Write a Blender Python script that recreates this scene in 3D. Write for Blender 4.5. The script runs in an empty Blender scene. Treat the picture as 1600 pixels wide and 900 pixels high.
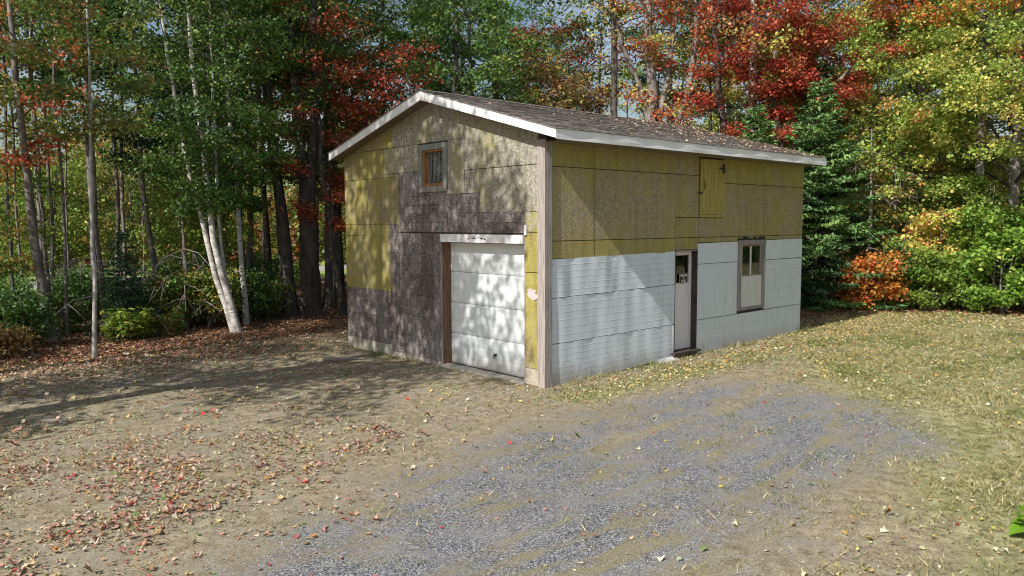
import bpy, math, random
import numpy as np
from mathutils import Matrix, Vector

S = bpy.context.scene
C = S.collection

# ------------------------------------------------------------------ camera, world, sun, exposure
yaw, pitch, roll = 0.8453, -0.0848, -0.0039
cd = bpy.data.cameras.new("camera")
cam = bpy.data.objects.new("camera", cd)
C.objects.link(cam)
fw = Vector((math.cos(yaw) * math.cos(pitch), math.sin(yaw) * math.cos(pitch), math.sin(pitch)))
rt = Vector((math.sin(yaw), -math.cos(yaw), 0))
up = rt.cross(fw)
r2 = rt * math.cos(roll) + up * math.sin(roll)
u2 = -rt * math.sin(roll) + up * math.cos(roll)
cam.matrix_world = Matrix(((r2.x, u2.x, -fw.x, -8.752), (r2.y, u2.y, -fw.y, -9.052), (r2.z, u2.z, -fw.z, 2.759), (0, 0, 0, 1)))
cd.sensor_width = 36
cd.lens = 1188.3 / 1600 * 36
cd.clip_start = 0.05
cd.clip_end = 2000
S.camera = cam

SUN_TO = Vector((-1.0, -0.122, 0.887)).normalized()
SUN_EL = math.asin(SUN_TO.z)
w = bpy.data.worlds.new("World")
S.world = w
w.use_nodes = True
wn, wl = w.node_tree.nodes, w.node_tree.links
bg = wn["Background"]
sky = wn.new("ShaderNodeTexSky")
sky.sky_type = 'NISHITA'
sky.sun_disc = False
sky.sun_elevation = SUN_EL
sky.sun_rotation = math.atan2(SUN_TO.x, SUN_TO.y) % (2 * math.pi)
sky.air_density = 1.2
sky.dust_density = 2.0
# broken white cloud spread evenly over the whole sky
tc = wn.new("ShaderNodeTexCoord")
cn = wn.new("ShaderNodeTexNoise")
cn.inputs["Scale"].default_value = 3.0
cn.inputs["Detail"].default_value = 6
cr = wn.new("ShaderNodeValToRGB")
cr.color_ramp.elements[0].position = 0.5
cr.color_ramp.elements[1].position = 0.66
mx = wn.new("ShaderNodeMix")
mx.data_type = 'RGBA'
wl.new(tc.outputs["Generated"], cn.inputs["Vector"])
wl.new(cn.outputs["Fac"], cr.inputs["Fac"])
wl.new(cr.outputs["Color"], mx.inputs[0])
wl.new(sky.outputs[0], mx.inputs[6])
mx.inputs[7].default_value = (6.5, 6.9, 7.6, 1)
wl.new(mx.outputs[2], bg.inputs["Color"])
bg.inputs["Strength"].default_value = 0.085

sl = bpy.data.lights.new("sun", 'SUN')
sl.energy = 4.7
sl.angle = math.radians(0.5)
sl.color = (1.0, 0.955, 0.88)
so = bpy.data.objects.new("sun", sl)
C.objects.link(so)
so.rotation_euler = SUN_TO.to_track_quat('Z', 'Y').to_euler()
so.location = SUN_TO * 60

S.view_settings.view_transform = 'Standard'
S.view_settings.look = 'None'
S.view_settings.gamma = 1
S.view_settings.exposure = 0.35
S.cycles.filter_width = 1.1
S.cycles.max_bounces = 6
S.cycles.diffuse_bounces = 4
S.cycles.transmission_bounces = 4
S.cycles.transparent_max_bounces = 8

R = np.random.default_rng(7)
random.seed(7)

# ------------------------------------------------------------------ materials
def mat(name):
    m = bpy.data.materials.new(name)
    m.use_nodes = True
    return m, m.node_tree.nodes, m.node_tree.links, m.node_tree.nodes["Principled BSDF"]

def noise(n, l, vec, scale, detail=4, rough=.55, dist=0.0):
    t = n.new("ShaderNodeTexNoise")
    t.inputs["Scale"].default_value = scale
    t.inputs["Detail"].default_value = detail
    t.inputs["Roughness"].default_value = rough
    t.inputs["Distortion"].default_value = dist
    if vec is not None:
        l.new(vec, t.inputs["Vector"])
    return t.outputs["Fac"]

def ramp(n, l, fac, stops):
    r = n.new("ShaderNodeValToRGB")
    e = r.color_ramp.elements
    while len(e) < len(stops):
        e.new(0.5)
    for i, (p, c) in enumerate(stops):
        e[i].position = p
        e[i].color = (c, c, c, 1) if isinstance(c, (int, float)) else (*c, 1)
    l.new(fac, r.inputs["Fac"])
    return r.outputs["Color"]

def mixc(n, l, fac, a, b, mode='MIX'):
    m = n.new("ShaderNodeMix")
    m.data_type = 'RGBA'
    m.blend_type = mode
    for i, v in ((0, fac), (6, a), (7, b)):
        if isinstance(v, (int, float)):
            m.inputs[i].default_value = v
        elif isinstance(v, tuple):
            m.inputs[i].default_value = (*v, 1)
        else:
            l.new(v, m.inputs[i])
    return m.outputs[2]

def math_(n, l, op, a, b=None, clamp=False):
    m = n.new("ShaderNodeMath")
    m.operation = op
    m.use_clamp = clamp
    for i, v in enumerate((a, b)):
        if v is None:
            continue
        if isinstance(v, (int, float)):
            m.inputs[i].default_value = v
        else:
            l.new(v, m.inputs[i])
    return m.outputs[0]

def bump(n, l, p, h, strength=.4, dist=.01):
    b = n.new("ShaderNodeBump")
    b.inputs["Strength"].default_value = strength
    b.inputs["Distance"].default_value = dist
    l.new(h, b.inputs["Height"])
    l.new(b.outputs[0], p.inputs["Normal"])

def geo_pos(n):
    return n.new("ShaderNodeNewGeometry").outputs["Position"]

def stretch(n, l, vec, s):
    m = n.new("ShaderNodeMapping")
    m.inputs["Scale"].default_value = s
    l.new(vec, m.inputs["Vector"])
    return m.outputs[0]

def simple(name, col, rough=.7, var=.25, scale=6, stre=(1, 1, 1), bmp=.2, metal=0):
    m, n, l, p = mat(name)
    v = stretch(n, l, geo_pos(n), stre)
    f = noise(n, l, v, scale, 6)
    c = ramp(n, l, f, [(.3, tuple(x * (1 - var) for x in col)), (.7, tuple(min(1, x * (1 + var)) for x in col))])
    l.new(c, p.inputs["Base Color"])
    p.inputs["Roughness"].default_value = rough
    p.inputs["Metallic"].default_value = metal
    if bmp:
        bump(n, l, p, noise(n, l, v, scale * 5, 4), bmp, .006)
    return m

def osb_mat(name, paint, paint2, bare, bare2, wear_bias):
    """Flake board with thin worn paint. Object colour red channel = how worn this sheet is."""
    m, n, l, p = mat(name)
    pos = geo_pos(n)
    vo = n.new("ShaderNodeTexVoronoi")
    vo.inputs["Scale"].default_value = 34
    vo.inputs["Randomness"].default_value = 1
    l.new(stretch(n, l, pos, (1, 1, .8)), vo.inputs["Vector"])
    sep = n.new("ShaderNodeSeparateColor")
    l.new(vo.outputs["Color"], sep.inputs[0])
    flake = sep.outputs[0]
    pc = mixc(n, l, ramp(n, l, noise(n, l, pos, 3.2, 5), [(.35, 0.0), (.68, 1.0)]), paint, paint2)
    pc = mixc(n, l, ramp(n, l, flake, [(.0, 0.0), (1, 0.75)]), pc, tuple(x * .62 for x in paint2), 'MIX')
    bc = mixc(n, l, flake, bare, bare2)
    oi = n.new("ShaderNodeObjectInfo")
    so_ = n.new("ShaderNodeSeparateColor")
    l.new(oi.outputs["Color"], so_.inputs[0])
    big = noise(n, l, stretch(n, l, pos, (1.0, 1.0, .55)), 1.6, 5, .6)
    fine = noise(n, l, pos, 42, 3)
    wsum = math_(n, l, 'ADD', math_(n, l, 'MULTIPLY', big, 1.5), math_(n, l, 'MULTIPLY', fine, .9))
    wsum = math_(n, l, 'ADD', wsum, math_(n, l, 'MULTIPLY', flake, .25))
    wsum = math_(n, l, 'ADD', wsum, math_(n, l, 'MULTIPLY', so_.outputs[0], .9))
    wear = ramp(n, l, math_(n, l, 'SUBTRACT', wsum, 1.32 + wear_bias), [(.0, 0.0), (.45, 1.0)])
    c = mixc(n, l, wear, pc, bc)
    # damp streaks that run down the board
    st = noise(n, l, stretch(n, l, pos, (7, 7, .5)), 1.0, 4)
    c = mixc(n, l, ramp(n, l, st, [(.5, 0.0), (.75, .4)]), c, (.11, .085, .05))
    vr = math_(n, l, 'ADD', math_(n, l, 'MULTIPLY', oi.outputs["Random"], .09), .955)
    hv = n.new("ShaderNodeHueSaturation")
    l.new(vr, hv.inputs["Value"])
    l.new(c, hv.inputs["Color"])
    l.new(hv.outputs[0], p.inputs["Base Color"])
    p.inputs["Roughness"].default_value = .82
    h = math_(n, l, 'ADD', math_(n, l, 'MULTIPLY', flake, .7), noise(n, l, pos, 30, 3))
    bump(n, l, p, h, .8, .018)
    return m

M = {}
M['osb_yellow'] = osb_mat("osb_yellow", (.33, .275, .06), (.43, .375, .095), (.23, .19, .11), (.42, .355, .22), -.12)
M['osb_grey'] = osb_mat("osb_grey", (.32, .285, .075), (.42, .375, .12), (.22, .205, .165), (.45, .425, .36), -.1)
M['osb_brown'] = osb_mat("osb_brown", (.09, .066, .062), (.14, .108, .102), (.19, .162, .158), (.36, .322, .312), -.09)
M['osb_bare'] = osb_mat("osb_bare", (.45, .38, .29), (.5, .43, .33), (.36, .31, .25), (.52, .46, .38), .0)
M['dark_sheath'] = simple("dark_sheath", (.06, .05, .04), .9)
M['concrete'] = simple("concrete", (.36, .33, .28), .9, .2, 5)
M['roof_deck'] = simple("roof_deck", (.17, .13, .085), .85, .25, 4, (1, 6, 1))
M['wire'] = simple("wire", (.4, .4, .4), .45, .1, 5, bmp=0, metal=.7)
M['black_iron'] = simple("black_iron", (.03, .022, .018), .6, .5, 30)
M['zinc'] = simple("zinc", (.45, .44, .42), .45, .2, 30, metal=.6)
M['orange_wood'] = simple("orange_wood", (.30, .14, .05), .7, .4, 5, (3, 3, .8))
M['brown_wood'] = simple("brown_wood", (.17, .095, .055), .75, .45, 4, (6, 6, .7))
M['dark_wood'] = simple("dark_wood", (.05, .036, .03), .8, .5, 4, (4, 4, 1))
M['tar_paper'] = simple("tar_paper", (.025, .023, .022), .8, .4, 14)

def paint_white(name, col, dirt, dirt_amt, rough=.45, splash=False):
    m, n, l, p = mat(name)
    pos = geo_pos(n)
    f = ramp(n, l, noise(n, l, stretch(n, l, pos, (5, 5, .9)), 1.3, 6, .6), [(.5, 0.0), (.8, dirt_amt)])
    c = mixc(n, l, f, col, dirt)
    c = mixc(n, l, ramp(n, l, noise(n, l, pos, 2.1, 3), [(.4, 0.0), (.75, .35)]), c, tuple(x * .86 for x in col))
    if splash:
        # mud thrown up by rain along the foot of the wall
        sx = n.new("ShaderNodeSeparateXYZ")
        l.new(pos, sx.inputs[0])
        q = math_(n, l, 'SUBTRACT', math_(n, l, 'ADD', math_(n, l, 'MULTIPLY', noise(n, l, stretch(n, l, pos, (1, 1, .4)), 5, 5, .65), .55), .08), sx.outputs[2])
        c = mixc(n, l, ramp(n, l, q, [(.0, 0.0), (.3, .6)]), c, (.30, .25, .18))
        c = mixc(n, l, ramp(n, l, noise(n, l, stretch(n, l, pos, (9, 9, .45)), 1.2, 4, .6), [(.57, 0.0), (.72, .4)]), c, (.46, .45, .40))
    l.new(c, p.inputs["Base Color"])
    p.inputs["Roughness"].default_value = rough
    bump(n, l, p, noise(n, l, pos, 9, 3), .12, .01)
    return m
M['sheet_white'] = paint_white("sheet_white", (.66, .725, .80), (.5, .47, .42), .35, .4, True)
M['garage_white'] = paint_white("garage_white", (.79, .84, .87), (.55, .55, .52), .35, .38, True)
M['trim_white'] = paint_white("trim_white", (.80, .80, .82), (.55, .52, .48), .3, .4)
M['door_white'] = paint_white("door_white", (.76, .73, .75), (.5, .44, .42), .35, .45)
M['filler_beige'] = paint_white("filler_beige", (.66, .66, .65), (.45, .42, .36), .4, .6)

def wood_grey(name, a, b, c3):
    m, n, l, p = mat(name)
    pos = geo_pos(n)
    g = noise(n, l, stretch(n, l, pos, (26, 26, 1.1)), 1.6, 7, .65, .4)
    c = ramp(n, l, g, [(.28, a), (.5, b), (.72, c3)])
    l.new(c, p.inputs["Base Color"])
    p.inputs["Roughness"].default_value = .85
    bump(n, l, p, g, .6, .01)
    return m
M['grey_wood'] = wood_grey("grey_wood", (.10, .085, .08), (.34, .29, .27), (.48, .43, .41))
M['green_trim'] = wood_grey("green_trim", (.10, .105, .095), (.20, .225, .205), (.33, .345, .32))
M['window_trim'] = wood_grey("window_trim", (.08, .07, .065), (.27, .24, .225), (.44, .40, .38))
M['yellow_boards'] = wood_grey("yellow_boards", (.16, .12, .03), (.38, .31, .085), (.47, .39, .12))

m, n, l, p = mat("glass")
p.inputs["Base Color"].default_value = (.9, .95, .93, 1)
p.inputs["Roughness"].default_value = .03
p.inputs["Transmission Weight"].default_value = 1
p.inputs["IOR"].default_value = 1.5
bump(n, l, p, noise(n, l, geo_pos(n), 3, 2), .05, .01)
M['glass'] = m
M['sign_black'] = simple("sign_black", (.012, .012, .013), .5, .2, 20, bmp=0)
M['sign_white'] = simple("sign_white", (.75, .75, .73), .5, .05, 20, bmp=0)

# shingle
m, n, l, p = mat("shingle")
pos = geo_pos(n)
oi = n.new("ShaderNodeObjectInfo")
at = n.new("ShaderNodeAttribute")
at.attribute_name = "tone"
rv = math_(n, l, 'FRACT', math_(n, l, 'ADD', oi.outputs["Random"], at.outputs["Fac"]))
c = ramp(n, l, rv, [(0, (.085, .07, .065)), (.5, (.15, .125, .115)), (1, (.235, .195, .175))])
c = mixc(n, l, ramp(n, l, noise(n, l, pos, 120, 2), [(.3, 0.0), (.7, .6)]), c, (.30, .27, .245))
c = mixc(n, l, ramp(n, l, noise(n, l, pos, 1.2, 4), [(.45, 0.0), (.75, .5)]), c, (.10, .10, .075))
l.new(c, p.inputs["Base Color"])
p.inputs["Roughness"].default_value = .92
bump(n, l, p, noise(n, l, pos, 150, 2), .5, .004)
M['shingle'] = m

# leaves: own colour per leaf, some light through
def leaf_mat(name, trans=.4, rough=.45, hue_var=.015, val_var=.3):
    m, n, l, p = mat(name)
    a = n.new("ShaderNodeAttribute")
    a.attribute_name = "col"
    oi = n.new("ShaderNodeObjectInfo")
    hv = n.new("ShaderNodeHueSaturation")
    l.new(a.outputs["Color"], hv.inputs["Color"])
    l.new(math_(n, l, 'ADD', math_(n, l, 'MULTIPLY', oi.outputs["Random"], hue_var), .5 - hue_var / 2), hv.inputs["Hue"])
    l.new(math_(n, l, 'ADD', math_(n, l, 'MULTIPLY', oi.outputs["Random"], val_var), 1 - val_var / 2), hv.inputs["Value"])
    l.new(hv.outputs[0], p.inputs["Base Color"])
    p.inputs["Roughness"].default_value = rough
    p.inputs["Specular IOR Level"].default_value = .35
    if trans:
        t = n.new("ShaderNodeBsdfTranslucent")
        l.new(hv.outputs[0], t.inputs["Color"])
        mxs = n.new("ShaderNodeMixShader")
        mxs.inputs[0].default_value = trans
        l.new(p.outputs[0], mxs.inputs[1])
        l.new(t.outputs[0], mxs.inputs[2])
        l.new(mxs.outputs[0], n["Material Output"].inputs["Surface"])
    return m
M['leaf'] = leaf_mat("leaf")
M['needle'] = leaf_mat("needle", .12, .55, .02, .25)
M['litter'] = leaf_mat("litter", .08, .7, .0, .0)
M['grass'] = leaf_mat("grass", .25, .6, .0, .0)

def bark(name, a, b, c3, scale=9, stre=(1, 1, .25), marks=None):
    m, n, l, p = mat(name)
    tcn = n.new("ShaderNodeTexCoord").outputs["Object"]
    v = stretch(n, l, tcn, stre)
    f = noise(n, l, v, scale, 7, .65, .6)
    c = ramp(n, l, f, [(.3, a), (.5, b), (.72, c3)])
    c = mixc(n, l, ramp(n, l, noise(n, l, tcn, 2.3, 4), [(.5, 0.0), (.72, .55)]), c, tuple(x * 1.6 for x in c3))
    if marks:
        k = noise(n, l, stretch(n, l, tcn, (2.2, 2.2, 16)), 1.7, 4, .6)
        c = mixc(n, l, ramp(n, l, k, [(.6, 0.0), (.66, 1.0)]), c, marks)
    l.new(c, p.inputs["Base Color"])
    p.inputs["Roughness"].default_value = .9
    bump(n, l, p, f, .8, .03)
    return m
M['bark_dark'] = bark("bark_dark", (.03, .025, .022), (.075, .062, .052), (.13, .11, .095))
M['bark_grey'] = bark("bark_grey", (.07, .06, .055), (.17, .15, .135), (.27, .245, .225), 6)
M['bark_pale'] = bark("bark_pale", (.22, .20, .18), (.38, .36, .34), (.48, .46, .44), 5)
M['bark_birch'] = bark("bark_birch", (.32, .29, .26), (.56, .53, .49), (.66, .63, .60), 4, (1, 1, 1.5), (.06, .05, .045))
M['branch'] = bark("branch", (.03, .026, .022), (.075, .064, .054), (.12, .105, .09))
M['twig'] = simple("twig", (.24, .21, .19), .85, .4, 8, bmp=0)

# ground: zones carried by the mesh (R grass, G forest floor, B gravel, from where they lie)
def ground_mat():
    m, n, l, p = mat("ground")
    pos = geo_pos(n)
    a = n.new("ShaderNodeAttribute")
    a.attribute_name = "zone"
    sp = n.new("ShaderNodeSeparateColor")
    l.new(a.outputs["Color"], sp.inputs[0])
    n1 = noise(n, l, pos, 1.3, 6, .6)
    n2 = noise(n, l, pos, 7, 5, .65)
    n3 = noise(n, l, pos, 55, 3, .6)
    n4 = noise(n, l, pos, 120, 3, .7)
    dirt = ramp(n, l, math_(n, l, 'ADD', math_(n, l, 'MULTIPLY', n2, .3), math_(n, l, 'ADD', math_(n, l, 'MULTIPLY', n3, .35), math_(n, l, 'MULTIPLY', n4, .35))),
                [(.40, (.10, .08, .052)), (.5, (.25, .21, .138)), (.59, (.425, .365, .255))])
    dirt = mixc(n, l, ramp(n, l, n1, [(.48, 0.0), (.7, .65)]), dirt, (.27, .245, .205))
    dirt = mixc(n, l, ramp(n, l, noise(n, l, pos, 3.1, 5, .7), [(.55, 0.0), (.72, .5)]), dirt, (.16, .13, .05))
    grass = ramp(n, l, math_(n, l, 'ADD', math_(n, l, 'MULTIPLY', n2, .5), math_(n, l, 'MULTIPLY', n4, .5)),
                 [(.40, (.095, .09, .03)), (.5, (.25, .235, .115)), (.6, (.45, .42, .25))])
    grass = mixc(n, l, ramp(n, l, noise(n, l, pos, .9, 5, .65), [(.45, 0.0), (.7, .6)]), grass, (.14, .15, .045))
    grass = mixc(n, l, ramp(n, l, noise(n, l, pos, 2.2, 4, .6), [(.55, 0.0), (.75, .6)]), grass, (.31, .265, .17))
    forest = ramp(n, l, math_(n, l, 'ADD', math_(n, l, 'MULTIPLY', n2, .5), math_(n, l, 'MULTIPLY', n3, .5)),
                  [(.3, (.045, .028, .017)), (.5, (.13, .075, .042)), (.7, (.25, .155, .09))])
    vo = n.new("ShaderNodeTexVoronoi")
    vo.inputs["Scale"].default_value = 95
    l.new(pos, vo.inputs["Vector"])
    s2 = n.new("ShaderNodeSeparateColor")
    l.new(vo.outputs["Color"], s2.inputs[0])
    gf = math_(n, l, 'ADD', math_(n, l, 'MULTIPLY', s2.outputs[0], .6), math_(n, l, 'MULTIPLY', n4, .5))
    grav = ramp(n, l, gf, [(.25, (.03, .0315, .036)), (.5, (.115, .117, .129)), (.7, (.235, .237, .247)), (.9, (.54, .54, .535))])
    grav = mixc(n, l, ramp(n, l, noise(n, l, pos, 1.6, 6, .7), [(.47, 0.0), (.62, .55)]), grav, (.24, .23, .215))
    grav = mixc(n, l, ramp(n, l, noise(n, l, stretch(n, l, pos, (.4, 1.7, 1)), 1.7, 6, .72), [(.49, 0.0), (.62, .75)]), grav, (.235, .20, .10))
    jit = math_(n, l, 'SUBTRACT', math_(n, l, 'ADD', math_(n, l, 'MULTIPLY', n1, .5), math_(n, l, 'MULTIPLY', n2, .6)), .55)
    def msk(ch, wd):
        x = math_(n, l, 'ADD', ch, math_(n, l, 'MULTIPLY', jit, 1.9))
        return ramp(n, l, x, [(.5 - wd, 0.0), (.5 + wd, 1.0)])
    c = mixc(n, l, msk(sp.outputs[0], .2), dirt, grass)
    c = mixc(n, l, msk(sp.outputs[1], .15), c, forest)
    c = mixc(n, l, msk(sp.outputs[2], .22), c, grav)
    l.new(c, p.inputs["Base Color"])
    p.inputs["Roughness"].default_value = .95
    p.inputs["Specular IOR Level"].default_value = .2
    h = math_(n, l, 'ADD', math_(n, l, 'MULTIPLY', n3, .6), math_(n, l, 'ADD', math_(n, l, 'MULTIPLY', n4, .35), math_(n, l, 'MULTIPLY', sp.outputs[2], math_(n, l, 'MULTIPLY', vo.outputs["Distance"], .6))))
    bump(n, l, p, h, .6, .014)
    return m
M['ground'] = ground_mat()
M['verge'] = simple("verge", (.20, .27, .06), .95, .4, 3)
M['asphalt'] = simple("asphalt", (.30, .295, .29), .9, .2, 5)
m, n, l, p = mat("pebble")
oi = n.new("ShaderNodeAttribute")
oi.attribute_name = "col"
l.new(oi.outputs["Color"], p.inputs["Base Color"])
p.inputs["Roughness"].default_value = .9
M['pebble'] = m

# ------------------------------------------------------------------ mesh helpers
class MB:
    def __init__(s):
        s.v, s.f = [], []
    def add(s, vs, fs):
        o = len(s.v)
        s.v += [tuple(map(float, q)) for q in vs]
        s.f += [tuple(i + o for i in f) for f in fs]
        return s
    def box(s, x0, x1, y0, y1, z0, z1):
        vs = [(x0, y0, z0), (x1, y0, z0), (x1, y1, z0), (x0, y1, z0), (x0, y0, z1), (x1, y0, z1), (x1, y1, z1), (x0, y1, z1)]
        return s.add(vs, [(0, 3, 2, 1), (4, 5, 6, 7), (0, 1, 5, 4), (1, 2, 6, 5), (2, 3, 7, 6), (3, 0, 4, 7)])
    def prism(s, poly, axis, a, b):
        """poly in the two other axes, extruded along axis from a to b"""
        k = len(poly)
        def pt(q, t):
            q = list(q)
            q.insert(axis, t)
            return q
        vs = [pt(q, a) for q in poly] + [pt(q, b) for q in poly]
        fs = [tuple(range(k))[::-1], tuple(range(k, 2 * k))] + [(i, (i + 1) % k, k + (i + 1) % k, k + i) for i in range(k)]
        return s.add(vs, fs)
    def tube(s, pts, rad, sides=6, cap=True):
        pts = np.array(pts, float)
        rad = np.broadcast_to(np.array(rad, float), (len(pts),))
        o = len(s.v)
        d = np.gradient(pts, axis=0)
        d /= np.linalg.norm(d, axis=1)[:, None] + 1e-9
        ref = np.array([1., 0, 0]) if abs(d[0, 0]) < .8 else np.array([0, 1., 0])
        an = np.arange(sides) * 2 * math.pi / sides
        for i in range(len(pts)):
            a = np.cross(d[i], ref)
            a /= np.linalg.norm(a)
            b = np.cross(d[i], a)
            ring = pts[i] + rad[i] * (np.cos(an)[:, None] * a + np.sin(an)[:, None] * b)
            s.v += [tuple(q) for q in ring.tolist()]
        for i in range(len(pts) - 1):
            for j in range(sides):
                p0 = o + i * sides + j
                p1 = o + i * sides + (j + 1) % sides
                s.f.append((p0, p1, p1 + sides, p0 + sides))
        if cap:
            s.f.append(tuple(o + (len(pts) - 1) * sides + j for j in range(sides)))
        return s
    def mesh(s, name, m, smooth=False):
        me = bpy.data.meshes.new(name)
        me.from_pydata(s.v, [], s.f)
        me.materials.append(m)
        if smooth:
            me.polygons.foreach_set("use_smooth", [True] * len(me.polygons))
        me.update()
        return me
    def build(s, name, m, parent=None, smooth=False, fix=True):
        me = s.mesh(name, m, smooth)
        if fix:
            import bmesh
            bm = bmesh.new()
            bm.from_mesh(me)
            bmesh.ops.recalc_face_normals(bm, faces=bm.faces)
            bm.to_mesh(me)
            bm.free()
        return link(name, me, parent)

def link(name, data, parent=None, loc=None):
    o = bpy.data.objects.new(name, data)
    C.objects.link(o)
    if parent:
        o.parent = parent
    if loc is not None:
        o.location = loc
    return o

def tag(o, label=None, cat=None, group=None, kind=None):
    if label:
        o["label"] = label
    if cat:
        o["category"] = cat
    if group:
        o["group"] = group
    if kind:
        o["kind"] = kind
    return o

def empty(name, loc=(0, 0, 0), rz=0):
    o = link(name, None)
    o.location = loc
    o.rotation_euler = (0, 0, rz)
    o.empty_display_size = .3
    return o

def np_mesh(name, V, F, m, col=None, smooth=False):
    """V (n,3), F (k,3 or 4), col (k,3) per face"""
    me = bpy.data.meshes.new(name)
    V = np.asarray(V, np.float32)
    F = np.asarray(F, np.int32)
    k = F.shape[1]
    me.vertices.add(len(V))
    me.vertices.foreach_set("co", V.ravel())
    me.loops.add(F.size)
    me.loops.foreach_set("vertex_index", F.ravel())
    me.polygons.add(len(F))
    me.polygons.foreach_set("loop_start", np.arange(len(F), dtype=np.int32) * k)
    if smooth:
        me.polygons.foreach_set("use_smooth", np.ones(len(F), bool))
    me.update(calc_edges=True)
    if col is not None:
        a = me.attributes.new("col", 'FLOAT_COLOR', 'FACE')
        a.data.foreach_set("color", np.concatenate([col, np.ones((len(col), 1))], 1).astype(np.float32).ravel())
    me.materials.append(m)
    return me

def leaf_cards(rng, c, size, tilt=.6, wide=.4, tdir=None, bend=.14):
    """folded leaf of two triangles at every centre"""
    N = len(c)
    nrm = np.stack([rng.normal(0, tilt, N), rng.normal(0, tilt, N), np.ones(N)], 1)
    nrm /= np.linalg.norm(nrm, axis=1)[:, None]
    t = rng.normal(size=(N, 3)) if tdir is None else tdir + rng.normal(0, .25, (N, 3))
    t -= (t * nrm).sum(1)[:, None] * nrm
    t /= np.linalg.norm(t, axis=1)[:, None] + 1e-9
    b = np.cross(nrm, t)
    s = np.broadcast_to(np.asarray(size, float), (N,))[:, None]
    V = np.empty((N, 4, 3))
    V[:, 0] = c - t * s * .5
    V[:, 1] = c + b * s * wide + nrm * s * bend * .7
    V[:, 2] = c + t * s * .6 - nrm * s * bend
    V[:, 3] = c - b * s * wide + nrm * s * bend * .7
    i = np.arange(N)[:, None] * 4
    F = np.concatenate([i + [0, 1, 2], i + [0, 2, 3]], 1).reshape(-1, 3)
    return V.reshape(-1, 3), F

def pal_pick(rng, pal, N, clump=None, spread=.16, gain=1.6):
    """pick colours along a palette; neighbouring leaves of a clump stay close in it"""
    pal = np.array(pal)
    u = rng.random(N) if clump is None else np.clip(clump + rng.normal(0, spread, N), 0, .999)
    x = np.clip(u, 0, .999) * (len(pal) - 1)
    i = x.astype(int)
    c = pal[i] + (pal[np.minimum(i + 1, len(pal) - 1)] - pal[i]) * (x - i)[:, None]
    return np.clip(gain * c * rng.uniform(.75, 1.28, N)[:, None], 0, .9)

def smooth01(x):
    x = np.clip(x, 0, 1)
    return x * x * (3 - 2 * x)

def vnoise(x, y, seed=0):
    """cheap smooth noise 0..1"""
    def h(i, j):
        v = np.sin(i * 127.1 + j * 311.7 + seed * 74.7) * 43758.5453
        return v - np.floor(v)
    xi, yi = np.floor(x), np.floor(y)
    xf, yf = smooth01(x - xi), smooth01(y - yi)
    a = h(xi, yi) * (1 - xf) + h(xi + 1, yi) * xf
    b = h(xi, yi + 1) * (1 - xf) + h(xi + 1, yi + 1) * xf
    return a * (1 - yf) + b * yf

def fbm(x, y, seed=0):
    return .5 * vnoise(x, y, seed) + .3 * vnoise(x * 2.1, y * 2.1, seed + 1) + .2 * vnoise(x * 4.3, y * 4.3, seed + 2)

# ------------------------------------------------------------------ ground
def in_poly(x, y, poly):
    """signed distance to polygon, positive inside"""
    P = np.array(poly)
    Q = np.roll(P, -1, 0)
    best = np.full(x.shape, 1e9)
    ins = np.zeros(x.shape, bool)
    for (ax, ay), (bx, by) in zip(P, Q):
        dx, dy = bx - ax, by - ay
        t = np.clip(((x - ax) * dx + (y - ay) * dy) / (dx * dx + dy * dy), 0, 1)
        best = np.minimum(best, np.hypot(x - ax - t * dx, y - ay - t * dy))
        c = ((ay > y) != (by > y)) & (x < (bx - ax) * (y - ay) / (by - ay + 1e-12) + ax)
        ins ^= c
    return np.where(ins, best, -best)

GRAVEL = [(-6.9, -3.35), (-5.7, -2.85), (-3.56, -2.1), (-.96, -1.7), (1.6, -1.75), (2.9, -2.2), (2.9, -3.6), (2.3, -4.65), (1.5, -5.7), (.1, -5.5),
          (-1.2, -5.3), (-2.95, -5.4), (-4.2, -5.9), (-6.5, -7.2), (-10, -9.6), (-15, -10.5), (-14, -6.4), (-9.5, -4.6)]

def gz(x, y):
    x = np.asarray(x, float)
    y = np.asarray(y, float)
    z = .0155 * np.clip(x, 0, 18) - .011 * np.clip(y, 0, 9) * (x < 40)
    d = np.minimum(np.hypot(np.maximum(np.maximum(-x, x - 8.6), 0), np.maximum(np.maximum(-y, y - 6.6), 0)) / 2.0, 1)
    z = z + d * (.05 * (fbm(x * .55, y * .55, 3) - .5) + .022 * (vnoise(x * 2.4, y * 2.4, 9) - .5))
    fo = smooth01((y - 9.5) / 4) * (y < 27)
    z = z + fo * .22 * (fbm(x * .8, y * .8, 5) - .5)
    return z

def zones(x, y):
    gr = smooth01((x * .55 - y * .75 - 2.6) / 3.0)
    edge = np.where(x < 3, 9.1 + .25 * np.maximum(x, 0) - .35 * np.minimum(x + 4, 0) * 0, 50)
    fo = smooth01((y - edge) / .9 + .5)
    fo = np.maximum(fo, smooth01((y - 6.8) / 1.2) * (x > 2))
    rr = (x - 13.1) * .86 + (y - .2) * .5          # right hand edge of the wood
    fo = np.maximum(fo, smooth01(rr / .9 + .5) * (x > 9) * smooth01((y + 10) / 3))
    fo = np.maximum(fo, smooth01((x - 9.0) / .8) * smooth01((y - .3) / .8))
    g = smooth01(in_poly(x, y, GRAVEL) / 1.5 * .5 + .5)
    q_ = (y + 3.05) - .10 * (x + 2.0) + .18 * np.sin(x * 1.3)
    g = g * (1 - .62 * np.exp(-(q_ / .26) ** 2) * smooth01((x + 2.6) / 1.5) * (.5 + fbm(x * 1.4, y * 1.4, 83)))
    strip = np.exp(-(((y + .9) / .55) ** 2)) * (x > -.5) * (x < 12)
    gr = np.maximum(gr * (1 - .0 * strip), strip * .8)
    return np.stack([gr, fo, g], -1)

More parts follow.
